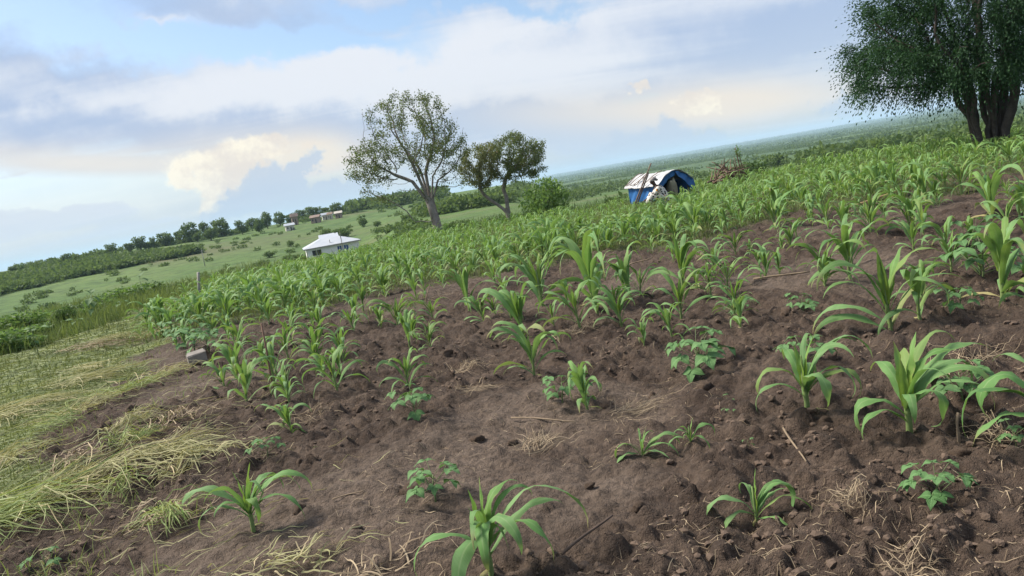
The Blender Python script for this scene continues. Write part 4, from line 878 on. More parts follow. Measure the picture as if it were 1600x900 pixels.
def dark_tree():
    x, y = at_d(1548, 212, 24.0); root = place('dark_feathery_tree', x, y, 'large dark feathery tree with many stems at the upper right', 'tree')
    A = np.concatenate([ellip(900, (.9, 0, 4.7), (3.0, 3.0, 2.6), .2), ellip(360, (-1.6, -.2, 2.9), (1.75, 1.5, 1.25), .2), ellip(160, (-1.7, 0, 3.9), (1.1, 1.2, 1.1)), ellip(50, (-2.3, 0, 2.6), (.8, .9, .9)), ellip(320, (2.2, 0, 3.3), (1.9, 1.6, 1.5), .2), ellip(220, (0, -1.4, 2.7), (1.7, .8, .9), .2)])
    nodes = [(0, 0, -.3), (0, 0, -.1)]; par = [-1, 0]; stems = []
    for j in range(13):
        q = j / 13 * 6.28 + .3; k = 1; rr = .30 + .12 * (j % 3)
        nodes.append((math.cos(q) * rr * .75, math.sin(q) * rr * .75, -.05)); par.append(1); k = len(nodes) - 1
        for t in (.22, .45, .7, 1.0): nodes.append((math.cos(q) * rr * (.8 + .75 * t ** 1.6) + rs(-.08, .08), math.sin(q) * rr * (.8 + .75 * t ** 1.6) + rs(-.08, .08), .1 + 1.8 * t)); par.append(k); k = len(nodes) - 1
    Nn, pr = colonize(A, nodes, par, 2.0, .27, .17, tropism=(0, 0, -.02)); me, ch = skeleton_mesh('trunk', Nn, pr, .007, .50, 2.2, M_BARKD, .1); obj('trunk', me, root)
    t = np.array([i for i in range(len(Nn)) if len(ch[i]) <= 1 and Nn[i][2] > 1.75]); zt = Nn[t]; zt = zt[vnoise(zt[:, 0] / .6 + zt[:, 1] / .7, zt[:, 2] / .5 + 7, 15) > .41]
    # drooping sprays: strings of leaflets hanging outwards from the twigs
    rep = 33; S = np.repeat(zt, rep, 0) + RNG.normal(0, .09, (len(zt) * rep, 3)); n = len(S); out = S - np.array([0, 0, 3.6]); out /= np.linalg.norm(out, axis=1)[:, None] + 1e-6
    d = out * .8 + RNG.normal(0, .45, (n, 3)); L = RNG.uniform(.2, .6, n); P = []
    D = []
    for k in range(8):
        u = k / 8; P.append(S + d * (L * u)[:, None] + np.array([0, 0, -1]) * (L * .55 * u ** 2)[:, None]); D.append(d + np.array([0, 0, -1.1 * u]) + RNG.normal(0, .55, (n, 3)))
    P = np.concatenate(P); D = np.concatenate(D); D /= np.linalg.norm(D, axis=1)[:, None]; s_ = np.cross(D, RNG.normal(0, 1, P.shape)); s_ /= np.linalg.norm(s_, axis=1)[:, None]; ll = np.tile(L / 8 * 1.25, 8)[:, None]; w_ = ll * RNG.uniform(.12, .28, (len(P), 1))
    V = np.stack([P, P + D * ll * .45 + s_ * w_, P + D * ll, P + D * ll * .45 - s_ * w_], 1).reshape(-1, 3); Q = np.arange(len(V)).reshape(-1, 4); var = np.tile(np.clip(RNG.normal(.45, .28, n), 0, .89), 8)
    obj('crown', mesh('crown', V, Q, M_T3, False, None, dict(var=np.repeat(var, 4))), root); print('dark tree', len(Nn), len(P)); return root
dark_tree()

# --- shrubs and far trees: a few shared shapes, each thing placed by itself
def crown_pts(lobes, n, hollow=.45):
    w = np.array([l[3] * l[4] * l[5] for l in lobes]) ** .7; w /= w.sum(); return np.concatenate([ellip(max(6, int(n * k)), l[:3], l[3:6], hollow) for l, k in zip(lobes, w)])
def shrub_shape(n, mat, leaf, seed):
    lobes = [(0, 0, .42, .40, .40, .38)] + [(math.cos(q) * rs(.2, .45), math.sin(q) * rs(.2, .4), rs(.25, .62), rs(.16, .3), rs(.16, .3), rs(.16, .28)) for q in np.arange(7) * .9 + seed]
    P = crown_pts(lobes, n); P = P[P[:, 2] > .03]; V, Q = leaves_geo(P, leaf, .1, .6)
    sm = [tube([(0, 0, -.05), (rs(-.1, .1), rs(-.1, .1), .2), (rs(-.3, .3), rs(-.3, .3), .55)], [.022, .016, .006], 5) for _ in range(5)]
    return mesh('shrub_foliage', V, Q, mat, False, None, dict(var=np.repeat(RNG.random(len(P)) * .88, 4))), mesh('shrub_stems', *join(sm), [M_BARKD])
def tree_shape(n, mat, leaf, seed, tall=1.0):
    rs_ = random.uniform; lobes = [(0, 0, .50, .34 * tall, .34 * tall, .38)] + [(math.cos(q) * rs_(.14, .30), math.sin(q) * rs_(.14, .3), rs_(.22, .84), rs_(.12, .21), rs_(.12, .21), rs_(.10, .18)) for q in np.arange(8) * .8 + seed]
    P = crown_pts(lobes, n, .4); V, Q = leaves_geo(P, leaf, .1, .6); N_, p_ = colonize(P[RNG.choice(len(P), 60)], [(0, 0, -.06), (.01, 0, .12), (0, .01, .26), (-.01, 0, .36)], [-1, 0, 1, 2], .6, .1, .06)
    me, _ = skeleton_mesh('far_trunk', N_, p_, .004, .030, 2.2, M_BARKD, .3); return mesh('far_crown', V, Q, mat, False, None, dict(var=np.repeat(RNG.random(len(P)) * .88, 4))), me
SH = [shrub_shape(1500, M_BUSH, .085, k) for k in range(3)]; SHD = [shrub_shape(1300, M_BUSHD, .095, k + 5) for k in range(3)]; SHF = [shrub_shape(420, M_FAR, .15, k + 9) for k in range(4)]
M_BUSHL = leafmat('bush_leaf_light', (.095, .175, .050), (.20, .31, .095), .4, .6, .3); SHL = [shrub_shape(1900, M_BUSHL, .075, 3)]
FT = [tree_shape(1100, M_FAR, .095, k, rs(.8, 1.15)) for k in range(6)]
def shrub(px, py, d, wpx, hpx, lib, label, group=None, name='shrub', cat='shrub'):
    x, y = at_d(px, py, d); w = px_h(x, y, wpx); h = px_h(x, y, hpx); root = place(name, x, y, label, cat, group); f, s = random.choice(lib); q = rs(0, 6.28)
    obj('foliage', f, root, None, (0, 0, q), (w, w, h)); obj('stem', s, root, None, (0, 0, q), (w, w, h)); return root
shrub(854, 322, 28.6, 70, 84, SHL, 'round green bush standing right of the forked tree')
shrub(0, 490, 17.5, 75, 40, SH, 'dark bush cut by the left edge'); shrub(190, 452, 24.5, 74, 32, SH, 'wide bright green bush behind the mown strip', None); shrub(225, 448, 26, 46, 28, SHD, 'darker bush right of the bright one', None)
shrub(95, 470, 20.5, 26, 34, SHD, 'narrow sapling bush left of the bright bush'); shrub(65, 475, 19.5, 24, 20, SHD, 'small dark bush beside the narrow sapling')
shrub(255, 422, 62, 26, 15, SHD, 'single dark bush on the meadow slope'); shrub(125, 470, 21.5, 34, 22, SH, 'leafy bush right of the narrow sapling'); shrub(30, 480, 18.8, 50, 24, SH, 'pale green bush at the left edge of the tall grass')
shrub(1170, 263, 34, 46, 38, SHD, 'dark bush right of the dead brushwood'); shrub(900, 300, 60, 30, 20, SHD, 'bush between the round bush and the hut'); shrub(940, 300, 70, 30, 18, SHD, 'low bush left of the hut'); shrub(1010, 272, 75, 26, 20, SHD, 'bush rising just behind the hut')
shrub(715, 345, 34, 40, 22, SHD, 'low bush at the foot of the tall tree'); shrub(700, 350, 33, 26, 20, SH, 'leafy sprout bush right of the tall trunk'); shrub(640, 352, 36, 60, 16, SHD, 'low thicket left of the tall trunk'); shrub(600, 360, 40, 60, 18, SHD, 'thicket between the house and the tall tree'); shrub(575, 362, 48, 50, 20, SHD, 'thicket right of the white house'); shrub(808, 332, 34, 24, 12, SHD, 'low bush at the foot of the forked tree')
shrub(1440, 215, 45, 40, 16, SHD, 'low bush left of the dark tree'); shrub(1490, 205, 34, 34, 26, SHD, 'bush in the shade of the dark tree'); shrub(1390, 232, 60, 30, 14, SHD, 'low bush in the valley below the dark tree')
for a in [(20, 455, 20.5, 66, 38, SH, 'tall leafy bush behind the left end of the mown strip'), (62, 455, 21.5, 52, 30, SHL, 'pale feathery bush beside the tall leafy one'), (112, 455, 22.5, 44, 28, SHD, 'dark rounded bush behind the low flat seedling'), (150, 452, 23.5, 50, 28, SHL, 'light green bush left of the wide bright bush'), (272, 440, 27, 44, 18, SHD, 'low dark bush near the pale post'), (245, 452, 26, 40, 16, SHL, 'low light bush between the dark bush and the post')]: shrub(*a[:6], a[6])
for (px, py, d, w, h, lab) in [(567, 347, 210, 15, 18, 'round dark shrub on the slope above the house'), (534, 356, 190, 26, 17, 'wide shrub above the right end of the house'), (589, 350, 190, 14, 11, 'small shrub right of the round dark one'), (637, 346, 150, 18, 12, 'shrub behind the low broken limb'), (509, 357, 195, 20, 18, 'olive shrub above the house roof'), (418, 388, 170, 19, 12, 'round shrub in mid-slope left of the house'), (405, 396, 150, 28, 12, 'low wide shrub left of the house'), (462, 390, 140, 26, 18, 'shrubs clump at the left corner of the house'), (445, 392, 140, 16, 20, 'thin shrub farther left of the house'), (452, 372, 190, 12, 12, 'small shrub on the open slope')]:
    shrub(px, py, d, w, h, SHF, lab, 'shrubs on the meadow slope')
GT = 'trees along the ridge'
def far_tree(px, d, hpx, wpx, lab, py=400):
    x, y = at_d(px, py, d); h = px_h(x, y, hpx); w = px_h(x, y, wpx) / .85; root = place('ridge_tree', x, y, lab, 'tree', GT); f, t = random.choice(FT); q = rs(0, 6.28)
    obj('crown', f, root, None, (0, 0, q), (w, w, h)); obj('trunk', t, root, None, (0, 0, q), (w, w, h))
NM = ['leftmost small tree on the skyline', 'second small tree from the left on the skyline', 'round tree alone at the left of the ridge row', 'low tree right of the lone round one', 'broad tree third in the ridge row', 'slim tree beside the broad one', 'wide crown in the left part of the ridge row', 'thin high tree in the ridge row', 'widest crown left of the ridge middle', 'square-crowned tree of the ridge row', 'tallest dense tree of the ridge row', 'low dark tree below the tallest one', 'bushy tree in front of the square crown', 'tree just right of the gap in the ridge row', 'flat-topped tree right of the gap', 'dark tree standing forward on the slope', 'round tree behind the forward one', 'round tree left of the first far house', 'tree above the first far house', 'tree right of the reddish far house', 'big crown above the pink far house', 'tree behind the middle far houses', 'high crown above the last far house', 'tree right of the last far house', 'ridge tree left behind the tall tree', 'second ridge tree behind the tall tree', 'ridge tree seen under the tall crown', 'ridge tree left of the tall trunk', 'ridge tree right of the last houses', 'last ridge tree before the tall trunk']
RT = [(19, 300, 8, 12), (103, 300, 12, 14), (173, 300, 14, 17), (202, 300, 12, 15), (219, 300, 17, 20), (238, 300, 14, 9), (258, 300, 19, 23), (279, 305, 17, 11), (297, 300, 27, 29), (322, 305, 24, 16), (346, 300, 25, 26), (307, 290, 13, 14), (328, 285, 17, 24), (377, 290, 19, 16), (393, 310, 17, 20), (404, 275, 23, 15), (417, 300, 25, 17), (437, 310, 20, 18), (455, 315, 14, 19), (472, 320, 16, 17), (490, 315, 18, 25), (508, 325, 13, 17), (526, 315, 18, 22), (549, 320, 17, 20), (565, 330, 15, 22), (580, 340, 16, 22), (600, 345, 16, 24), (620, 350, 18, 18), (558, 312, 13, 16), (640, 360, 16, 24)]
for (a, lab) in zip(RT, NM): far_tree(a[0], a[1], a[2] * 1.15, a[3] * 1.1, lab, 420 - .17 * a[0])
# --- scrub that reads as one mass
def scrub_mass(name, spots, mat, nleaf, label, cat):
    """spots: (x, y, width, height)"""
    base = [np.concatenate([ellip(nleaf // 2, (0, 0, .45), (.5, .5, .45), .5), ellip(nleaf // 4, (.25, .1, .6), (.3, .3, .3), .5), ellip(nleaf // 4, (-.25, -.1, .55), (.3, .3, .35), .5)]) for _ in range(8)]
    Z = H(spots[:, 0], spots[:, 1]); P = []; S = []; VA = []
    for i, (x, y, w, h) in enumerate(spots):
        b = base[random.randrange(8)]; P.append(rotz(b, rs(0, 6.28)) * [w, w, h] + [x, y, Z[i] - .05 * h]); S.append(np.full(len(b), math.sqrt(w * h) if w > 4 else max(w, h))); VA.append(np.clip(random.random() * .6 + RNG.random(len(b)) * .4, 0, .88))
    P = np.concatenate(P); S = np.concatenate(S); n = len(P); d = RNG.normal(0, 1, (n, 3)); d /= np.linalg.norm(d, axis=1)[:, None]; s = np.cross(d, RNG.normal(0, 1, (n, 3))); s /= np.linalg.norm(s, axis=1)[:, None]
    L = (S * RNG.uniform(.7, 1.3, n) * 2.1 / math.sqrt(nleaf))[:, None]; V = np.stack([P, P + d * L * .5 + s * L * .3, P + d * L, P + d * L * .5 - s * L * .3], 1).reshape(-1, 3)
    obj(name, mesh(name, V, np.arange(n * 4).reshape(-1, 4), mat, False, None, dict(var=np.repeat(np.concatenate(VA), 4))), kind='stuff', label=label, cat=cat)
sp = []   # plantation belt at the left
for _ in range(900):
    t = random.random(); px = -30 + 332 * t; r = ray(px, 420 - .17 * px); d = 205 + 60 * random.random() * (1 - .75 * max(0, (t - .55) / .45)) + t * 22; h = math.hypot(r.x, r.y); sp.append((r.x / h * d, r.y / h * d, rs(2.2, 4.2), rs(1.2, 2.3)))
scrub_mass('scrub_belt', np.array(sp), M_FAR, 60, 'dark green belt of dense scrub on the slope at the left', 'scrub')
sp = []   # hedge behind the two trees
for _ in range(150):
    px = rs(655, 800); d = rs(150, 205); r = ray(px, 330); h = math.hypot(r.x, r.y); sp.append((r.x / h * d, r.y / h * d, rs(3, 5.5), rs(1.6, 3.4)))
for _ in range(260):
    px = rs(150, 560) if random.random() < .75 else rs(20, 150); d = rs(298, 325); r = ray(px, 420 - .17 * px); h = math.hypot(r.x, r.y); x, y = r.x / h * d, r.y / h * d
    if float(fbm(np.array([x / 14]), np.array([y / 14]), 391, 2)[0]) > .45: sp.append((x, y, rs(1.5, 4.5), rs(.8, 2.6)))
for _ in range(160):
    px = rs(540, 700); d = rs(300, 420); r = ray(px, 330); h = math.hypot(r.x, r.y); sp.append((r.x / h * d, r.y / h * d, rs(4, 8), rs(3, 6.0)))
scrub_mass('hedge_scrub', np.array(sp), M_FAR, 60, 'dark hedge of scrub and trees behind the two field trees', 'scrub')
sp = []   # valley bush to the right
def valley(n, d0, d1, wa, wb, ha, hb, gap):
    o = []
    while len(o) < n:
        a = R(rs(1.5, 38)); d = math.sqrt(rs(d0 * d0, d1 * d1)); x, y = d * math.sin(a), d * math.cos(a)
        if float(fbm(np.array([x / 120]), np.array([y / 120]), 191, 3)[0]) < gap: continue
        o.append((x, y, rs(wa, wb), rs(ha, hb)))
    return o
sp2 = []
while len(sp2) < 230:
    a = R(rs(-34, -5)); d = rs(48, 300); x, y = d * math.sin(a), d * math.cos(a)
    if float(fbm(np.array([x / 30]), np.array([y / 30]), 291, 3)[0]) > .52: sp2.append((x, y, rs(.8, 2.6), rs(.3, 1.1)))
scrub_mass('slope_scrub', np.array(sp2), M_FAR, 80, 'low mottled scrub scattered over the meadow slope at the left', 'scrub')
scrub_mass('valley_scrub', np.array(valley(90, 45, 130, 1.2, 3.2, .8, 2.2, .42) + valley(430, 130, 420, 2, 6, 1.4, 4.0, .49)), M_FAR, 90, 'green scrub scattered over the near valley at the right', 'scrub')
scrub_mass('valley_woodland', np.array(valley(2200, 420, 1500, 6, 13, 1.4, 3.0, .50)), M_FAR, 28, 'green woodland patches on the valley floor', 'woodland')
scrub_mass('far_woodland', np.array(valley(4200, 1500, 5200, 16, 40, 1.6, 3.2, .40) + valley(2600, 5200, 10500, 40, 100, 2, 4, .3)), M_FAR, 11, 'hazy blue-green woodland out to the far ridge', 'woodland')
# ------------------------------------------------------------------ shelter
def fabric(name, col, rough=.5):
    b = NB(name); c = b.oco(); n = b.noise(c, 3, 4); m = b.noise(c, 18, 4, .65); k = b.mix(b.rng(n, .3, .7), tuple(x * .75 for x in col), tuple(min(1, x * 1.25) for x in col)); k = b.mix(b.rng(m, .6, .8, 0, .35), k, (.5, .5, .48)); return b.done(k, rough, .35, b.bump(m, .5, .02))
M_BLUE = fabric('blue_tarpaulin', (.030, .135, .36)); M_WHITE = fabric('white_roof_sheet', (.48, .48, .48), .55); M_WOOD = simple('weathered_pole', (.17, .12, .09), .85, .3, 8); M_SACK = fabric('pale_sack', (.38, .34, .25), .9)
def grid(fn, nu, nv, th=.012):
    P = np.array([[fn(i / nu, j / nv) for j in range(nv + 1)] for i in range(nu + 1)]); n = nv + 1; V = P.reshape(-1, 3); i = np.arange(nu)[:, None] * n + np.arange(nv)[None, :]; Q = np.stack([i, i + 1, i + n + 1, i + n], -1).reshape(-1, 4)
    me = mesh('sheet', V, Q); bm = bmesh.new(); bm.from_mesh(me); bmesh.ops.recalc_face_normals(bm, faces=bm.faces); bmesh.ops.solidify(bm, geom=bm.faces[:], thickness=th); return bm
LW, WW, EA, RI = 1.6, 1.44, .62, .36
def arch_z(y, ext=0.0): return EA + RI * (1 - min(1.15, abs(2 * y / WW)) ** 1.6)
def wv(a, b, s=.02): return s * (math.sin(a * 13 + b * 3) + .6 * math.sin(a * 29 + 1 + b * 7))
hut = obj('field_shelter', None, None, (HX, HY, gz(HX, HY)), (0, 0, R(-60)), .94, None, 'low blue and white tarpaulin shelter standing in the maize', 'shelter')
def part(name, bm, mat, parent=hut, smooth=True): return obj(name, bm_mesh(name, bm, mat, smooth), parent)
part('side_wall', grid(lambda u, v: (-LW / 2 + LW * u, -WW / 2 + wv(u, v, .022) * (.3 + v), .0 + EA * 1.0 * (1 - v)), 40, 8), M_BLUE)
part('side_wall', grid(lambda u, v: (-LW / 2 + LW * u, WW / 2 + wv(u, v, .022), EA * (1 - v)), 30, 8), M_BLUE)
part('back_wall', grid(lambda u, v: (-LW / 2 - .01 + wv(u, v, .015), -WW / 2 + WW * u, arch_z(-WW / 2 + WW * u) * (1 - v)), 24, 8), M_BLUE)
part('front_flap', grid(lambda u, v: (LW / 2 + .03 + wv(u, v, .02), -WW / 2 + (WW * .56) * u, arch_z(-WW / 2 + WW * .56 * u) - .015 - v * (EA * .99 if u < .12 else .26 - .08 * u)), 18, 6), M_BLUE)
part('front_flap', grid(lambda u, v: (LW / 2 + .06 + wv(u, v, .02) + .08 * v, .06 + (WW / 2 + .08) * u, arch_z(min(WW / 2, .06 + (WW / 2) * u)) - .012 - v * (.16 + .40 * u)), 18, 6), M_BLUE)
for k in range(6):
    x0 = -LW / 2 - .12 + k * (LW + .22) / 6; x1 = x0 + (LW + .22) / 6 + .03; o_ = .018 + .010 * (k % 2)
    part('roof_sheet', grid(lambda u, v: (x0 + (x1 - x0) * u, (-WW / 2 - .10 + (WW + .2) * v), arch_z(-WW / 2 - .06 + (WW + .12) * v) + o_ - .05 * math.sin(math.pi * (k + u) / 6) + wv(v + k, u, .014) + .008 * math.sin(u * 18)), 10, 26, .008), M_WHITE)
for k, (xa, ya, xb, yb) in enumerate([(-.75, -.80, -.45, -.15), (-.55, -.82, -.15, -.35), (-.3, -.84, -.28, -.2), (-.85, -.78, -.8, .05), (.1, -.82, .4, -.1)]):
    P = [(xa + (xb - xa) * t, ya + (yb - ya) * t, arch_z(max(-WW / 2, ya + (yb - ya) * t)) + .06) for t in np.linspace(0, 1, 6)]; obj('roof_stick', mesh('roof_stick', *tube(P, [.014] * 6, 6), [M_WOOD]), hut)
for yy in (-WW / 2 + .03, WW / 2 - .03, .0):
    z = arch_z(yy) - .02; obj('frame_post', mesh('frame_post', *tube([(LW / 2 - .06, yy, -.1), (LW / 2 - .06, yy, z * .5), (LW / 2 - .06, yy, z)], [.025] * 3, 7), [M_WOOD]), hut)
def hut_pt(x, y, z): return hut.matrix_basis @ Vector((x, y, z))
for lab, (a, b) in {'long pole with a pale tip leaning on the blue side wall': ((-.05, -1.15, 0), (.50, -.62, 1.36)), 'shorter dark pole leaning beside the long one': ((-.02, -1.06, 0), (.40, -.70, 1.05))}.items():
    A, B = hut_pt(*a), hut_pt(*b); D = B - A; P = [(D * t + Vector((0, 0, .015 * math.sin(t * 5))))[:] for t in np.linspace(0, 1, 7)]
    obj('leaning_pole', mesh('leaning_pole', *tube(P, [.030 - .010 * t for t in np.linspace(0, 1, 7)], 7), [M_WOOD]), None, A, label=lab, cat='pole')
def sack():
    bm = bmesh.new(); bmesh.ops.create_icosphere(bm, subdivisions=3, radius=1)
    for v in bm.verts: p = v.co; k = 1 + .12 * math.sin(p.x * 7 + p.z * 5) * math.cos(p.y * 6); v.co = Vector((math.copysign(abs(p.x) ** .7, p.x) * .15 * k, math.copysign(abs(p.y) ** .7, p.y) * .19 * k, (math.copysign(abs(p.z) ** .6, p.z) + 1) * .29 * (1 - .35 * p.y) * (1 + .1 * math.sin(p.x * 9))))
    p = hut_pt(LW / 2 - .25, .12, .0); obj('sack', bm_mesh('sack', bm, M_SACK, True), None, p, (.12, -.15, .4), label='full pale sack standing in the shelter opening', cat='sack')
sack()

# ------------------------------------------------------------------ person seated in the maize
def person():
    x, y = PXp, PYp; root = obj('person', None, None, (x, y, gz(x, y)), (0, 0, -.12), None, None, 'person in a black and white patterned dress and headscarf, seated leaning left before the shelter', 'person')
    ms = simple('dark_skin', (.055, .030, .020), .5, .15, 10)
    J = {}; E = []; vs = []
    def j(n, p, r, q=None):
        J[n] = len(vs); vs.append((p, r))
        if q is not None: E.append((J[q], J[n]))
    j('pel', (0, 0, .15), .13); j('abd', (-.06, 0, .29), .115, 'pel'); j('che', (-.14, 0, .45), .125, 'abd'); j('upc', (-.20, 0, .56), .10, 'che'); j('nek', (-.25, 0, .635), .05, 'upc'); j('jaw', (-.29, 0, .69), .062, 'nek'); j('hed', (-.315, 0, .765), .085, 'jaw'); j('top', (-.325, 0, .83), .06, 'hed'); j('nose', (-.405, 0, .745), .014, 'hed')
    for s, n in ((-1, 'a'), (1, 'b')):
        j('sh' + n, (-.19, s * .17, .545), .058, 'upc'); j('el' + n, (-.34, s * .23, .34), .042, 'sh' + n); j('wr' + n, (-.54, s * .13, .26), .028, 'el' + n); j('pa' + n, (-.61, s * .11, .235), .030, 'wr' + n)
        for f, (dy, ln) in enumerate(((-.032, .062), (-.011, .072), (.011, .068), (.030, .052))): j(f'k{n}{f}', (-.655, s * .11 + dy, .225), .0095, 'pa' + n); j(f't{n}{f}', (-.655 - ln * .7, s * .11 + dy, .225 - ln * .6), .0075, f'k{n}{f}')
        j('th' + n, (-.60, s * .11 - s * .045, .245), .010, 'wr' + n); j('tt' + n, (-.645, s * .11 - s * .07, .225), .008, 'th' + n)
        j('hp' + n, (-.06, s * .10, .14), .095, 'pel'); j('kn' + n, (-.42, s * .16, .34), .066, 'hp' + n); j('an' + n, (-.56, s * .13, .07), .042, 'kn' + n); j('to' + n, (-.72, s * .14, .03), .030, 'an' + n)
    me = bpy.data.meshes.new('body'); me.from_pydata([v[0] for v in vs], E, []); me.materials.append(ms); o = obj('body', me, root)
    md = o.modifiers.new('Skin', 'SKIN'); me = o.data
    for k, v in enumerate(vs): me.skin_vertices[0].data[k].radius = (v[1], v[1])
    me.skin_vertices[0].data[0].use_root = True; o.modifiers.new('Sub', 'SUBSURF').render_levels = 2; md.use_smooth_shade = True
    b = NB('patterned_cloth'); c = b.oco(); vo = b.n('ShaderNodeTexVoronoi'); vo.inputs['Scale'].default_value = 13; b.L.new(c, vo.inputs['Vector']); n = b.noise(c, 7, 3)
    col = b.mix(b.rng(vo.outputs['Distance'], .38, .46), (.035, .03, .035), (.60, .56, .50)); col = b.mix(b.rng(n, .62, .66), col, (.62, .26, .04)); mc = b.done(col, .8, .2)
    parts = [tube([(.02, 0, .02), (.0, 0, .14), (-.05, 0, .28), (-.13, 0, .44), (-.19, 0, .55), (-.225, 0, .605)], [.24, .215, .165, .165, .135, .07], 16)]
    for s in (-1, 1): parts += [tube([(-.17, s * .08, .56), (-.20, s * .19, .53), (-.27, s * .225, .43), (-.31, s * .235, .37)], [.06, .078, .076, .074], 10), tube([(.02, s * .09, .15), (-.2, s * .14, .27), (-.42, s * .165, .355), (-.50, s * .15, .20), (-.53, s * .14, .12)], [.14, .125, .10, .11, .12], 12)]
    obj('dress', mesh('dress', *join(parts), [mc]), root)
    b = NB('headscarf_cloth'); vo = b.n('ShaderNodeTexVoronoi'); vo.inputs['Scale'].default_value = 26; b.L.new(b.oco(), vo.inputs['Vector']); mh = b.done(b.mix(b.rng(vo.outputs['Distance'], .35, .45), (.10, .085, .085), (.30, .27, .26)), .85, .2)
    bm = bmesh.new(); bmesh.ops.create_icosphere(bm, subdivisions=3, radius=1)
    for v in bm.verts:
        p = v.co.copy(); k = 1 + .05 * math.sin(p.z * 16 + p.x * 5); v.co = Vector((p.x * .115 * k + .012, p.y * .102 * k, max(p.z, -.35 + .45 * (p.x < 0) * -p.x) * .10 * k))
    bmesh.ops.transform(bm, matrix=Matrix.Translation((-.30, 0, .81)) @ Matrix.Rotation(-.3, 4, 'Y'), verts=bm.verts)
    hs = obj('headscarf', bm_mesh('headscarf', bm, mh, True), root); bm = bmesh.new(); bmesh.ops.create_icosphere(bm, subdivisions=2, radius=.04, matrix=Matrix.Translation((-.19, 0, .80)) @ Matrix.Diagonal((1.2, 1.5, .8, 1))); obj('knot', bm_mesh('knot', bm, mh, True), hs)
person()

# ------------------------------------------------------------------ dead brushwood pile
def brush():
    x, y = BX, BY; root = obj('brushwood_pile', None, None, (x, y, gz(x, y) + .12), None, 1.12, None, 'heap of dead reddish-brown branches at the far edge of the maize', 'brushwood')
    for k in range(46):
        q = rs(0, 6.28); r0 = rs(.0, .55); L = rs(.35, 1.0); el = rs(.15, 1.25); p = Vector((math.cos(q) * r0 * 1.3, math.sin(q) * r0, rs(-.05, .35) * (1 - r0))); dq = q + 3.14 + rs(-1.2, 1.2); d = Vector((math.cos(dq) * math.cos(el), math.sin(dq) * math.cos(el), math.sin(el))); L *= (.7 if el > .9 else 1)
        P = [(p + d * L * t + Vector((rs(-.03, .03), rs(-.03, .03), -.18 * L * t * t)))[:] for t in np.linspace(0, 1, 5)]; obj('branch', mesh('branch', *tube(P, [.028 - .018 * t for t in np.linspace(0, 1, 5)], 5), [M_BARKR if k % 3 else M_WOOD]), root)
    for dx, h in ((.40, 1.0), (.48, .8), (.33, .7)): P = [(dx - .10 * t, 0, h * t) for t in np.linspace(0, 1, 5)]; obj('branch', mesh('branch', *tube(P, [.035 - .026 * t for t in np.linspace(0, 1, 5)], 6), [M_BARKR]), root)
    P = ellip(90, (.36, 0, .85), (.08, .08, .2)); V, Q = leaves_geo(P, .08, -.4, .3); obj('sprout', mesh('sprout', V, Q, M_BUSH, False, None, dict(var=np.repeat(RNG.random(len(P)) * .8, 4))), root)
brush()

# ------------------------------------------------------------------ houses and pole
M_WALL = simple('white_plaster', (.80, .77, .76), .9, .06, .8); M_ROOF = NB('white_metal_roof')
def roofmat():
    b = M_ROOF; c = b.oco(); w = b.n('ShaderNodeTexWave'); w.bands_direction = 'X'; w.inputs['Scale'].default_value = 1.6; b.L.new(c, w.inputs['Vector']); n = b.noise(c, .5, 3)
    return b.done(b.mix(b.rng(n, .3, .7), (.40, .43, .48), (.48, .50, .53)), .4, .5, b.bump(w.outputs['Fac'], .5, .05))
M_ROOF = roofmat(); M_GLASS = simple('blue_window_glass', (.03, .07, .22), .15, .2, 1, .5); M_DARK = simple('dark_opening', (.02, .02, .025), .4); M_FAS = simple('grey_fascia', (.30, .28, .27), .8); M_MUD = simple('pink_mud_wall', (.27, .20, .16), .9, .15, .6); M_RUST = simple('rusty_roof', (.22, .16, .13), .7, .3, .8); M_CREAM = simple('cream_wall', (.50, .46, .40), .9, .1, .6)
def poly(name, V, F, mat, parent): me = bpy.data.meshes.new(name); me.from_pydata(V, [], F); me.materials.append(mat); return obj(name, me, parent)
def boxp(name, c, s, mat, parent, bev=0): bm = bmesh.new(); box_bm(bm, *c, *s, None, bev); return obj(name, bm_mesh(name, bm, mat), parent)
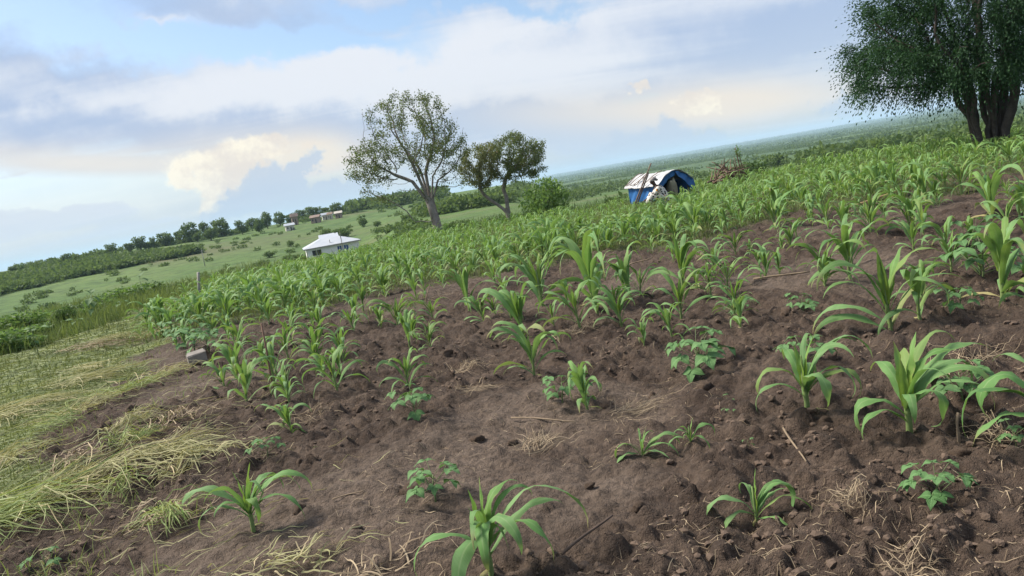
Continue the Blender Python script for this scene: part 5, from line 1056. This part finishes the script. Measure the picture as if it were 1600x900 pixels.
def main_house():
    x, y = at_d(517, 380, 146); root = obj('white_house', None, None, (x, y, float(H(x, y)) - 1.0), (0, 0, -math.atan2(x, y) + .05), None, None, 'white house with a pale metal hipped roof beyond the left field edge', 'house')
    W, D, h = 9.4, 7.4, 3.1; boxp('wall', (0, 0, h / 2), (W, D, h), M_WALL, root); e = .45; X, Y = W / 2 + e, D / 2 + e; rx, rl = 1.15, 2.05
    z0, z1, z2 = h + .02, h + 1.25, h + 1.95; gx = 1.75
    roof = poly('roof', [(-X, -Y, z0), (X, -Y, z0), (X, Y, z0), (-X, Y, z0), (-gx - .2, -1.9, z1), (gx - .2, -1.9, z1), (gx - .2, 1.9, z1), (-gx - .2, 1.9, z1), (-gx - .2, 0, z2), (gx - .2, 0, z2)],
         [(0, 1, 5, 4), (1, 2, 6, 5), (2, 3, 7, 6), (3, 0, 4, 7), (4, 5, 9, 8), (6, 7, 8, 9), (5, 6, 9), (7, 4, 8), (3, 2, 1, 0)], M_ROOF, root)
    for s in (-1, 1): boxp('fascia', (0, s * (Y - .03), h - .10), (2 * X, .05, .20), M_FAS, root)
    boxp('chimney_pipe', (-.3, -Y + .8, h + .6), (.10, .10, .7), M_DARK, roof)
    for cx, w, m in ((1.15, .72, M_GLASS), (2.35, .80, M_GLASS), (-2.9, 1.6, M_DARK)):
        wd = boxp('window', (cx, -D / 2 - .02, h - .95), (w, .08, .95), m, root); boxp('frame', (cx, -D / 2 - .07, h - .95), (.05, .04, .95), M_WALL, wd); boxp('sill', (cx, -D / 2 - .07, h - 1.47), (w + .15, .14, .08), M_WALL, wd)
    # papaya-like small tree before the wall
    px, py = at_d(534, 380, 136); t = place('umbrella_tree', px, py, 'thin small tree with an umbrella tuft before the white house', 'tree'); z = 4.6
    obj('trunk', mesh('trunk', *tube([(0, 0, -.2), (.03, 0, z * .4), (0, 0, z)], [.10, .08, .06], 6), [M_BARKG]), t); P = np.concatenate([ellip(30, (math.cos(q) * .8, math.sin(q) * .8, z + .05), (.5, .5, .25)) for q in np.arange(7) * .9]); foliage(t, P, .34, M_BUSHD, .3, .5)
main_house()
def hut_far(px, d, w, h, wall, roof, label, py=340, cap=True):
    x, y = at_d(px, py, d); root = obj('far_house', None, None, (x, y, float(H(x, y)) - .2), (0, 0, -math.atan2(x, y) + rs(-.3, .3)), None, None, label, 'house', 'small houses on the ridge'); D = w * .7
    boxp('wall', (0, 0, h / 2), (w, D, h), wall, root); e = .35; r = h * .38
    poly('roof', [(-w / 2 - e, -D / 2 - e, h), (w / 2 + e, -D / 2 - e, h), (w / 2 + e, D / 2 + e, h), (-w / 2 - e, D / 2 + e, h), (-w / 2 - e, 0, h + r), (w / 2 + e, 0, h + r)], [(0, 1, 5, 4), (2, 3, 4, 5), (1, 2, 5), (3, 0, 4), (3, 2, 1, 0)], roof, root)
    boxp('door', (w * .1, -D / 2 - .02, h * .36), (w * .13, .06, h * .7), M_DARK, root); boxp('window', (-w * .28, -D / 2 - .02, h * .58), (w * .14, .06, h * .3), M_DARK, root)
for a in [(450, 262, 2.7, 1.9, M_CREAM, M_ROOF, 'white far house, lowest of the ridge houses'), (460, 290, 2.1, 3.2, M_MUD, M_RUST, 'narrow reddish far house behind the white one'), (492, 280, 3.0, 2.2, M_MUD, M_RUST, 'pink far house with a rusty roof'), (507, 290, 2.2, 2.0, M_CREAM, M_ROOF, 'pale-roofed far house right of the pink one'), (515, 288, 1.5, 2.0, M_CREAM, M_MUD, 'tiny far house in the middle of the row'), (528, 285, 2.3, 2.0, M_MUD, M_CREAM, 'last reddish far house at the right')]: hut_far(*a[:6], a[6], 420 - .17 * a[0])
def power_pole():
    x, y = at_d(316, 396, 180); root = obj('power_pole', None, None, (x, y, float(H(x, y))), (0, 0, .4), None, None, 'thin pale pole standing on the meadow slope', 'pole'); obj('pole', mesh('pole', *tube([(0, 0, -.5), (0, 0, 1.8), (.02, 0, 3.6)], [.10, .085, .07], 8), [M_POST]), root); boxp('crossarm', (0, 0, 3.35), (.9, .07, .08), M_POST, root)
power_pole()

# ------------------------------------------------------------------ haze
def haze():
    bm = bmesh.new(); box_bm(bm, 0, 0, -30, 25600, 25600, 210); m = bpy.data.materials.new('haze_air'); m.use_nodes = True; nt = m.node_tree; nt.nodes.clear()
    v = nt.nodes.new('ShaderNodeVolumePrincipled'); v.inputs['Color'].default_value = (.60, .80, 1.0, 1); v.inputs['Density'].default_value = HAZE; v.inputs['Anisotropy'].default_value = 0
    o = nt.nodes.new('ShaderNodeOutputMaterial'); nt.links.new(v.outputs[0], o.inputs['Volume']); obj('haze', bm_mesh('haze', bm, m), kind='stuff', label='pale blue air that fades the far ridge', cat='haze')
HAZE = .00014
haze()
print('objects', len(scn.objects), 'tris', sum(len(m.loop_triangles) for m in bpy.data.meshes if not m.calc_loop_triangles()))
